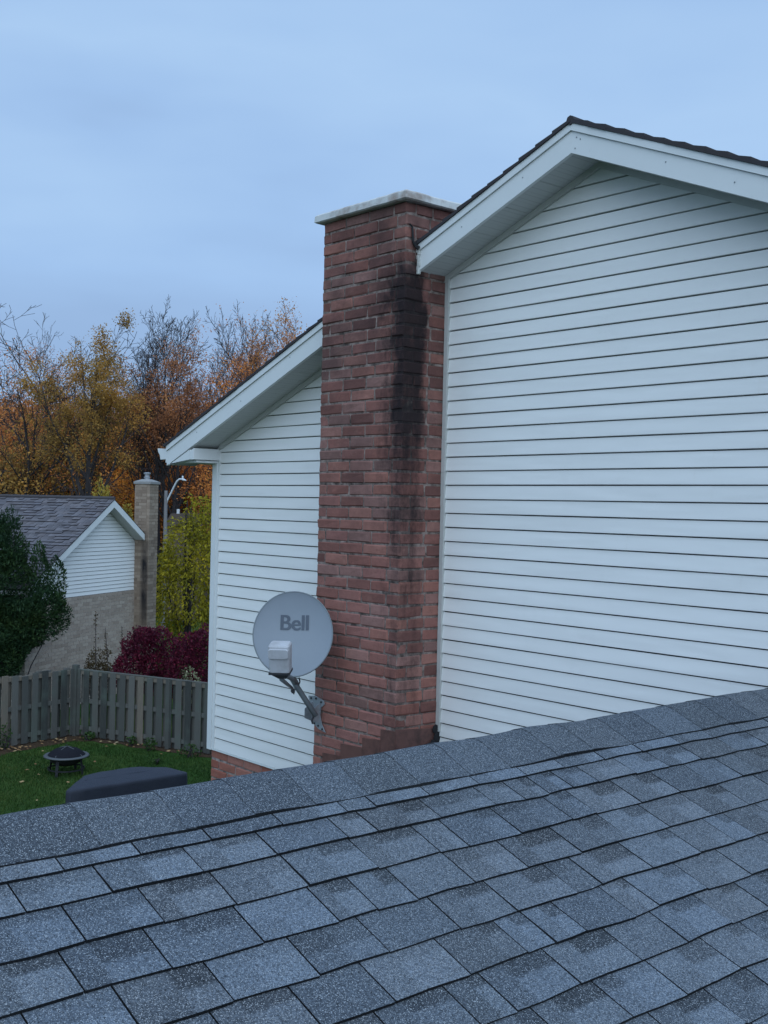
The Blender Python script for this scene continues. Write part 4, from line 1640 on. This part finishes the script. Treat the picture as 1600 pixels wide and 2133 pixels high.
L_RUST = mat_leaf('rust leaves', [(0, (0.312, 0.114, 0.048)), (.35, (0.583, 0.196, 0.058)), (.7, (0.850, 0.326, 0.085)), (1, (0.850, 0.522, 0.134))], trans=.4)
L_BROWN = mat_leaf('brown leaves', [(0, (0.271, 0.130, 0.080)), (.4, (0.500, 0.223, 0.107)), (.8, (0.769, 0.326, 0.128)), (1, (0.850, 0.489, 0.162))], trans=.4)
L_OLIVE = mat_leaf('olive gold leaves', [(0, (0.187, 0.122, 0.048)), (.4, (0.376, 0.224, 0.064)), (.75, (0.657, 0.354, 0.084)), (1, (0.838, 0.390, 0.105))], trans=.4)
L_GOLD = mat_leaf('golden orange leaves', [(0, (0.351, 0.156, 0.041)), (.4, (0.703, 0.284, 0.055)), (.8, (0.850, 0.405, 0.066)), (1, (0.850, 0.594, 0.104))], trans=.4)
L_YELLOW = mat_leaf('yellow leaves', [(0, (.18, .13, .025)), (.5, (.36, .26, .045)), (1, (.52, .40, .08))])
L_LIME = mat_leaf('yellow green leaves', [(0, (0.088, 0.095, 0.011)), (.35, (0.215, 0.190, 0.015)), (.75, (0.403, 0.323, 0.022)), (1, (0.756, 0.513, 0.038))], clump=.45, noise_scale=1.3)
L_CEDAR = mat_leaf('cedar sprays', [(0, (0.007, 0.019, 0.010)), (.4, (0.016, 0.041, 0.016)), (.8, (0.033, 0.063, 0.017)), (1, (0.062, 0.076, 0.023))], trans=.1, clump=.55, noise_scale=1.6)
L_SPRUCE = mat_leaf('spruce needles', [(0, (.008, .018, .018)), (.6, (.018, .034, .032)), (1, (.035, .055, .045))], trans=.05)
L_RED = mat_leaf('burgundy leaves', [(0, (0.040, 0.007, 0.021)), (.5, (0.095, 0.012, 0.029)), (.85, (0.192, 0.018, 0.041)), (1, (0.305, 0.044, 0.057))], clump=.35, noise_scale=2.5)
L_DRY = mat_leaf('dry brown plant', [(0, (.04, .03, .018)), (.5, (.09, .065, .03)), (1, (.15, .10, .05))], clump=.3)
L_WEED = mat_leaf('weed leaves', [(0, (.015, .04, .012)), (.6, (.04, .085, .02)), (1, (.08, .13, .03))], clump=.2)
L_CREAM = mat_leaf('cream green leaves', [(0, (.06, .07, .03)), (.5, (.20, .20, .11)), (1, (.42, .40, .25))], clump=.1)


def hz(px, depth):
    p = pos(px, depth)
    p.z = hill_h(p.x, p.y)
    return p


def toph(px, py, depth):
    """height above the hill of a point seen at (px,py)"""
    d = ray(px, py) * depth
    return d.z - hill_h(d.x, d.y)


# tall trees at the wood's edge
TT = [
    # px, py top, depth, name, label, params, leaf mat, n leaves, size, spread, stems, lean, mask
    (8, 588, 51, 'bare_tree', 'tall half bare tree with rusty leaf remnants at far left edge of the wood', PR_WIDE, L_RUST, 7052, .088, .19, 2, (.06, .02), lambda p, t, r: .35 < t < .8 and r.random() < .8, 0.27),
    (60, 640, 57, 'sparse_maple', 'slender leaning maple with few rust-red leaves behind the roof, second trunk from the left edge', PR_MAPLE, L_RUST, 4231, .088, .19, 1, (.04, .06), lambda p, t, r: .45 < t < .86 and r.random() < .75, 0.20),
    (118, 715, 55, 'gold_maple', 'leaning maple with olive gold leaves between the slender maple and the biggest trunk', PR_MAPLE, L_OLIVE, 9873, .088, .19, 1, (.05, .08), lambda p, t, r: t > .5, 0.22),
    (192, 650, 49, 'maple_tree', 'big dark-trunked maple with dense olive brown crown, tallest leafy tree above the bungalow roof', PR_MAPLE, L_OLIVE, 24000, .088, .18, 1, (.03, .0), lambda p, t, r: t > .5, .40),
    (300, 618, 55, 'bare_tree', 'tall leafless tree with upright twigs right of the big olive maple', PR_BARE, L_BROWN, 0, .2, .4, 2, (.0, .0), None, 0.22),
    (335, 655, 61, 'bare_tree', 'thin leafless tree with reddish remnants between the bare tree and rust maple', PR_BARE, L_RUST, 3526, .088, .19, 1, (.0, .0), lambda p, t, r: t < .7, 0.16),
    (388, 655, 53, 'brown_maple', 'double-trunked maple in rusty brown leaf above the tan chimney', PR_MAPLE, L_BROWN, 19530, .088, .19, 2, (.0, .0), lambda p, t, r: t > .52, 00.36),
    (432, 622, 60, 'bare_tree', 'tall leafless tree rising behind the rusty brown maple', PR_BARE, L_BROWN, 1898, .088, .19, 2, (.0, .0), lambda p, t, r: t > .3, 0.20),
    (492, 678, 54, 'round_maple', 'round-topped rust brown maple nearest the white rake board', PR_WIDE, L_BROWN, 18445, .088, .19, 1, (.0, .0), lambda p, t, r: t > .48, 0.23),
    (548, 645, 59, 'bare_tree', 'nearly bare tree with a few rust leaves above the rake board', PR_BARE, L_RUST, 3526, .088, .19, 2, (.0, .0), lambda p, t, r: True, 0.19),
    (652, 636, 57, 'orange_maple', 'pale orange brown maple top beside the red chimney', PR_WIDE, L_GOLD, 16817, .088, .19, 2, (.0, .0), lambda p, t, r: t > .3, 0.23),
    (585, 700, 62, 'small_maple', 'lower rust-coloured maple peeping over the rake between two taller trees', PR_MAPLE, L_RUST, 9765, .088, .19, 1, (.0, .0), lambda p, t, r: t > .3, 0.18),
    (455, 720, 51, 'small_maple', 'lower orange rust maple in front of the round-topped maple', PR_MAPLE, L_RUST, 14105, .088, .19, 2, (.0, .0), lambda p, t, r: t > .25, 0.18),
]
for i, (px, py, dep, nm, lb, prm, lm, nl, ls, sp, st, ln_, mk, R_) in enumerate(TT):
    b = hz(px, dep)
    H_ = toph(px, py, dep)
    make_tree(nm, lb, 'tree', b, H_, R_, prm, lm, nl, ls, 100 + i * 7, sp, ln_, None, st, mk, wide=1.15 if i == 0 else (.70 if i == 3 else .82))

# bushy lower trees on the slope: four kinds, copied
under = []
protos = []
kinds = [('golden_tree', 'bushy golden orange tree low on the wooded slope', L_GOLD), ('rust_tree', 'bushy rust brown tree low on the wooded slope', L_RUST), ('brown_tree', 'bushy dull brown tree low on the wooded slope', L_BROWN), ('olive_tree', 'bushy olive gold tree low on the wooded slope', L_OLIVE)]
ru = random.Random(77)
spots = []


def fit(px, dep, pt):
    """scale that brings a 6.8 m bush up to the line of sight at height pt"""
    b = hz(px, dep)
    return max(.45, ((ray(px, pt) * dep).z - b.z) / 6.5)


for k in range(64):
    kd = ru.randrange(4)
    dep = ru.uniform(76, 100)
    px = ru.uniform(-60, 740)
    spots.append((px, dep, kd, fit(px, dep, ru.uniform(815, 910))))
for px, dep, kd, pt in ((-25, 53, 3, 890), (12, 52, 3, 885), (-45, 64, 1, 820), (20, 68, 1, 810), (85, 70, 1, 825), (128, 72, 0, 890), (150, 74, 3, 860), (240, 70, 0, 910), (270, 72, 0, 880), (320, 67, 0, 910), (345, 72, 0, 870), (395, 67, 1, 910), (415, 72, 2, 850), (450, 69, 0, 880), (185, 70, 0, 900), (225, 74, 1, 860), (500, 68, 1, 810), (215, 78, 2, 840), (120, 78, 1, 830), (300, 78, 2, 840), (380, 78, 1, 820), (545, 70, 2, 780), (600, 68, 1, 760)):
    spots.append((px, dep, kd, fit(px, dep, pt)))
for kd in range(4):
    nm, lb, lm = kinds[kd]
    first_ = None
    for (px, dep, kk, sc) in spots:
        if kk != kd:
            continue
        b = hz(px, dep)
        if first_ is None:
            first_ = make_tree(nm, lb, 'tree', b, 6.4, .10, PR_BUSH, lm, 11000, .112, 900 + kd, .36, (0, 0), nm.replace('_', ' ') + 's on the wooded slope', 3)
            first_['label'] = lb
        else:
            dup(first_, b, ru.uniform(0, 6.28), sc)

# far wood on the crest
lf = Leafs()
mbw = MB()
rw = random.Random(5150)
for k in range(150):
    dep = rw.uniform(104, 130)
    px = rw.uniform(-120, 900)
    b = hz(px, dep)
    h_ = rw.uniform(3.5, 6.5)
    mbw.tube([b, b + Vector((rw.uniform(-.4, .4), rw.uniform(-.4, .4), h_))], [.16, .03], 5, cap=False)
    for j in range(7):
        q = b + Vector((0, 0, h_ * rw.uniform(.3, .8)))
        mbw.tube([q, q + Vector((rw.uniform(-1.2, 1.2), rw.uniform(-1.2, 1.2), rw.uniform(.8, 2.2)))], [.05, .015], 3, cap=False)
    for j in range(190):
        a = rw.uniform(0, 6.28)
        r_ = rw.uniform(.3, 1.9)
        lf.leaf(b + Vector((math.cos(a) * r_, math.sin(a) * r_, h_ * rw.uniform(.25, 1.02))), rw.uniform(.2, .4), rw)
k0 = len(lf.v)
lf.v += mbw.v
lf.f += [tuple(i + k0 for i in f) for f in mbw.f]
o = lf.mb().build('woodland', L_BROWN)
o['kind'] = 'stuff'
o['label'] = 'brown far-off autumn wood on the hill crest'
o['category'] = 'woodland'


# ---- foliage volumes for shrubs and conifers
def volume_plant(name, label, cat, base, lobes, n, size, mat, seed, asp=.6, surf=.55, up=None, stems=6, holes=.0, hs=1.4, group=None, amp=.16):
    """lobes: (dx, dy, z, rx, ry, rz) ellipsoids about the base"""
    rg = random.Random(seed)
    root = thing(name, label, cat, base, group)
    base = Vector(base)
    lf = Leafs()
    wts = [l[3] * l[4] * l[5] for l in lobes]
    for i in range(n):
        l = rg.choices(lobes, wts)[0]
        v = Vector((rg.gauss(0, 1), rg.gauss(0, 1), rg.gauss(0, 1))).normalized()
        r = (rg.random() ** (1 / 3)) * (1 - surf) + surf * (1 - abs(rg.gauss(0, .14)))
        q = base + Vector((l[0] + v.x * l[3] * r, l[1] + v.y * l[4] * r, l[2] + v.z * l[5] * r))
        wob = noise.noise(q * hs + Vector((seed, 0, 0)))
        if wob < -.5 + holes:
            continue
        q += v * (amp * wob * min(l[3], l[4]) * 2)
        if q.z < base.z + .03:
            continue
        lf.leaf(q, size * rg.uniform(.6, 1.4), rg, asp, (v * .6 + Vector(up)) if up else None)
    lf.mb().build('crown', mat, root)
    mb = MB()
    for s_ in range(stems):
        l = rg.choice(lobes)
        e = base + Vector((l[0], l[1], l[2])) + Vector((rg.uniform(-.5, .5) * l[3], rg.uniform(-.5, .5) * l[4], rg.uniform(-.2, .6) * l[5]))
        s0 = base + Vector((rg.uniform(-.08, .08), rg.uniform(-.08, .08), -.05))
        m1 = s0.lerp(e, .5) + Vector((rg.uniform(-.1, .1), rg.uniform(-.1, .1), .1))
        rr = .035 if size > .09 else .014
        mb.tube([s0, m1, e], [rr * 1.4, rr, rr * .4], 5)
    mb.build('trunk', M_BARK, root)
    return root


def gpos(px, depth):
    return pos(px, depth, G)


R2 = Vector((RIGHT.x, RIGHT.y, 0)).normalized()
F2 = Vector((FWD.x, FWD.y, 0)).normalized()


def lobe(r, f, z, rx, rz, ry=None):
    v = R2 * r + F2 * f
    return (v.x, v.y, z, rx, ry or rx, rz)


# the dark cedar at the left, behind the fence
cb = gpos(30, 26.3)
volume_plant('cedar_tree', 'dark green cedar tree overhanging the fence at the left edge', 'tree', cb,
             [lobe(-.35, 0, 3.2, .72, 1.6), lobe(-.1, 0, 4.2, .42, .75), lobe(-.4, -.1, 2.1, .85, 1.0), lobe(.58, .05, 3.45, .27, .80), lobe(.98, .1, 3.2, .23, .85), lobe(.80, -.1, 2.65, .46, .72), lobe(.35, -.15, 2.3, .55, .75), lobe(-.1, -.2, 1.55, .50, .45), lobe(1.15, 0, 2.5, .20, .40)],
             60000, .085, L_CEDAR, 31, asp=.34, surf=.40, up=(0, 0, .5), holes=.02, hs=2.0, amp=.30)
# yellow green tree right of the tan chimney
yb_ = gpos(398, 37)
volume_plant('weeping_tree', 'yellow green tree with drooping leaves between tan chimney and white corner post', 'tree', yb_,
             [lobe(0, 0, 2.6, 1.1, 2.3), lobe(-.35, -.1, 3.6, .65, 1.3), lobe(.35, 0, 4.3, .6, 1.2), lobe(.8, .2, 3.1, .9, 2.3), lobe(-.62, -.1, 2.3, .62, 1.7), lobe(-.72, -.2, 3.0, .4, 1.2), lobe(-.05, 0, 5.0, .22, .6), lobe(.62, 0, 5.15, .25, .6)],
             15000, .115, L_LIME, 41, asp=.42, surf=.45, up=(0, 0, -.5), holes=.12, hs=1.1, stems=9)
# burgundy shrubs
volume_plant('burgundy_shrub', 'large burgundy leaved shrub behind the fence, in front of the tan chimney', 'shrub', gpos(303, 27.2),
             [lobe(0, 0, 1.35, .66, .88), lobe(.12, 0, 1.75, .48, .5), lobe(-.3, -.05, 1.15, .42, .6), lobe(.42, 0, 1.5, .5, .8)],
             14000, .060, L_RED, 51, surf=.5, up=(0, 0, .25), holes=.04, hs=2.4)
volume_plant('burgundy_shrub', 'second burgundy shrub behind the fence, cut off by the white corner post', 'shrub', gpos(413, 26.6),
             [lobe(0, 0, 1.3, .58, .95), lobe(.3, 0, 1.6, .5, .75), lobe(-.28, .1, 1.2, .42, .75)],
             12000, .060, L_RED, 52, surf=.5, up=(0, 0, .25), holes=.04, hs=2.4)
# brown seed-head clump and stalks before the tan wall
volume_plant('dry_bush', 'brown withered bush in front of the tan brick wall', 'shrub', gpos(212, 27.6),
             [lobe(0, 0, .9, .34, .75), lobe(.2, 0, 1.2, .22, .45), lobe(-.16, 0, 1.15, .2, .45)], 2600, .055, L_DRY, 61, surf=.2, up=(0, 0, .5), hs=3)
for px, top, lb in ((203, 2.55, 'tall dead flower stalk beside the withered bush, nearest the cedar'), (237, 2.15, 'tall dead flower stalk between withered bush and burgundy shrub'), (260, 2.2, 'dead flower stalk against the burgundy shrub edge')):
    b = gpos(px, 27.4)
    rt = thing('dead_stalk', lb, 'plant', b)
    mb = MB()
    tip = b + R2 * rnd.uniform(-.15, .05) + Vector((0, 0, top))
    mb.tube([b, b.lerp(tip, .5) + R2 * .03, tip], [.012, .010, .006], 5)
    mb.build('stem', M_BARK2, rt)
    lf = Leafs()
    for k in range(120):
        t = rnd.uniform(.45, 1)
        lf.leaf(b.lerp(tip, t) + Vector((rnd.gauss(0, .025), rnd.gauss(0, .025), rnd.gauss(0, .03))), rnd.uniform(.03, .06), rnd)
    lf.mb().build('seed_head', L_DRY, rt)
volume_plant('cream_shrub', 'small cream and green leaved shrub peeping over the fence by the corner post', 'shrub', gpos(404, 24.9),
             [lobe(0, 0, 1.2, .26, .42)], 420, .06, L_CREAM, 66, surf=.4, hs=4, stems=4)
# yellow saplings behind the bungalow
volume_plant('yellow_sapling', 'bright yellow sapling rising behind the bungalow ridge', 'tree', gpos(212, 46),
             [lobe(0, 0, 4.6, .55, 1.3), lobe(-.12, 0, 5.6, .16, .75), lobe(.22, 0, 5.3, .16, .6)], 2000, .10, L_YELLOW, 71, surf=.25, up=(0, 0, .6), hs=2)
volume_plant('yellow_sapling', 'yellow sapling between the bungalow gable and the tan chimney', 'tree', gpos(262, 44),
             [lobe(0, 0, 3.6, .5, 1.4), lobe(.05, 0, 4.7, .22, .6)], 1900, .10, L_YELLOW, 72, surf=.25, up=(0, 0, .6), hs=2)
# dark spruces behind the lamp
for px, dep, hh_, r_, lb in ((372, 55, 6.6, 1.25, 'dark green spruce behind the street lamp'), (425, 57, 6.8, 1.2, 'dark green spruce beside the white corner post')):
    b = gpos(px, dep)
    volume_plant('spruce_tree', lb, 'tree', b, [lobe(0, 0, hh_ * f, r_ * (1.05 - f), .55) for f in (.15, .25, .35, .45, .55, .65, .75, .85, .92)], 4200, .2, L_SPRUCE, int(px), asp=.3, surf=.4, up=(0, 0, -.3), hs=1.2, stems=1)
# weeds at the fence foot
for px, dep, r_, hh_, lb in ((19, 23.6, .13, .55, 'green weed climbing the left part of the fence'), (322, 23.75, .16, .30, 'dark leafy weed at the fence foot, right of middle'), (282, 24.2, .16, .22, 'low dark weed at the fence foot, middle of the right run'), (405, 23.2, .22, .26, 'weed clump at the fence foot by the white corner post'), (332, 22.6, .18, .10, 'low spreading green weed on the lawn before the fence'), (195, 24.7, .16, .2, 'small weed near the fence corner')):
    volume_plant('weed', lb, 'plant', gpos(px, dep), [lobe(0, 0, hh_ * .5, r_, hh_ * .5)], 170, .055, L_WEED, int(px) + 5, surf=.2, hs=4, stems=3)

# ------------------------------------------------------------------ street lamp
M_POLE = mat_plain('grey wooden pole', (.20, .19, .19), .9, .2, 8)
M_WHITE = mat_plain('pale painted steel', (.62, .64, .66), .45, .06, 8)
lp = gpos(345, 45)
lamp = thing('street_lamp', 'street lamp with a white curved arm on a grey wooden pole', 'street lamp', lp)
ptop = (ray(345, 1022) * 45).z
mb = MB()
mb.tube([lp, Vector((lp.x, lp.y, ptop - .03)), Vector((lp.x, lp.y, ptop))], [.10, .066, .05], 12)
mb.build('pole', M_POLE, lamp)
mb = MB()
apts = [ray(347, 1050) * 45, ray(349, 1041) * 45, ray(356, 1027) * 44.9, ray(364, 1011) * 44.8, ray(369, 1002) * 44.7, ray(374, 998) * 44.65, ray(380, 998) * 44.6]
mb.tube(apts, [.03, .036, .036, .036, .036, .034, .03], 8)
mb.build('arm', M_WHITE, lamp, smooth=True)
hc = ray(383, 999.5) * 44.6
mb = MB()
hx = (R2 * .95 - Vector((0, 0, .28))).normalized()
hy = F2
hzv = hx.cross(hy).normalized()
if hzv.z < 0:
    hzv = -hzv
for sx, lst in ((1, [(-.10, .03, .03), (-.06, .055, .045), (.0, .07, .05), (.06, .06, .035), (.11, .025, .012)]),):
    rings = [[hc + hx * x_ + hy * (a_ * math.cos(t)) + hzv * (b_ * math.sin(t)) for t in [2 * math.pi * k_ / 10 for k_ in range(10)]] for x_, a_, b_ in lst]
    loft(mb, rings)
head = mb.build('lamp_head', M_WHITE, lamp, smooth=True)
mb = MB()
mb.lathe([(.03, 0), (.036, .03), (.036, .08), (.025, .11), (0, .115)], hc + Vector((0, 0, .03)) - hx * .05, 12)
mb.build('photocell', M_WHITE, head)

# ------------------------------------------------------------------ far brown house beyond the lamp
fhp = gpos(384, 50)
fh = thing('brown_house', 'small brown house roof half hidden behind the yellow green tree', 'house', fhp)
mb = MB()
def fp3(r, f, z):
    return fhp + R2 * r + F2 * f + Vector((0, 0, z))
mb.obox(fhp + F2 * 2 + Vector((0, 0, 2.1)), R2 * .75, F2 * 2, Vector((0, 0, 2.1)))
mb.build('wall', mat_plain('brown render', (.12, .085, .075), .9, .15, 3), fh)
mb = MB()
mb.prism([fp3(-.85, -.2, 4.18), fp3(.85, -.2, 4.18), fp3(.6, -.2, 4.72), fp3(-.55, -.2, 4.72)], F2 * 4.4)
rf = mb.build('roof', mat_plain('brown roof', (.10, .075, .065), .9, .2, 4), fh)
mb = MB()
mb.obox(fp3(-.3, .2, 4.82), R2 * .06, F2 * .06, Vector((0, 0, .10)))
mb.build('vent', M_WHITE, rf)
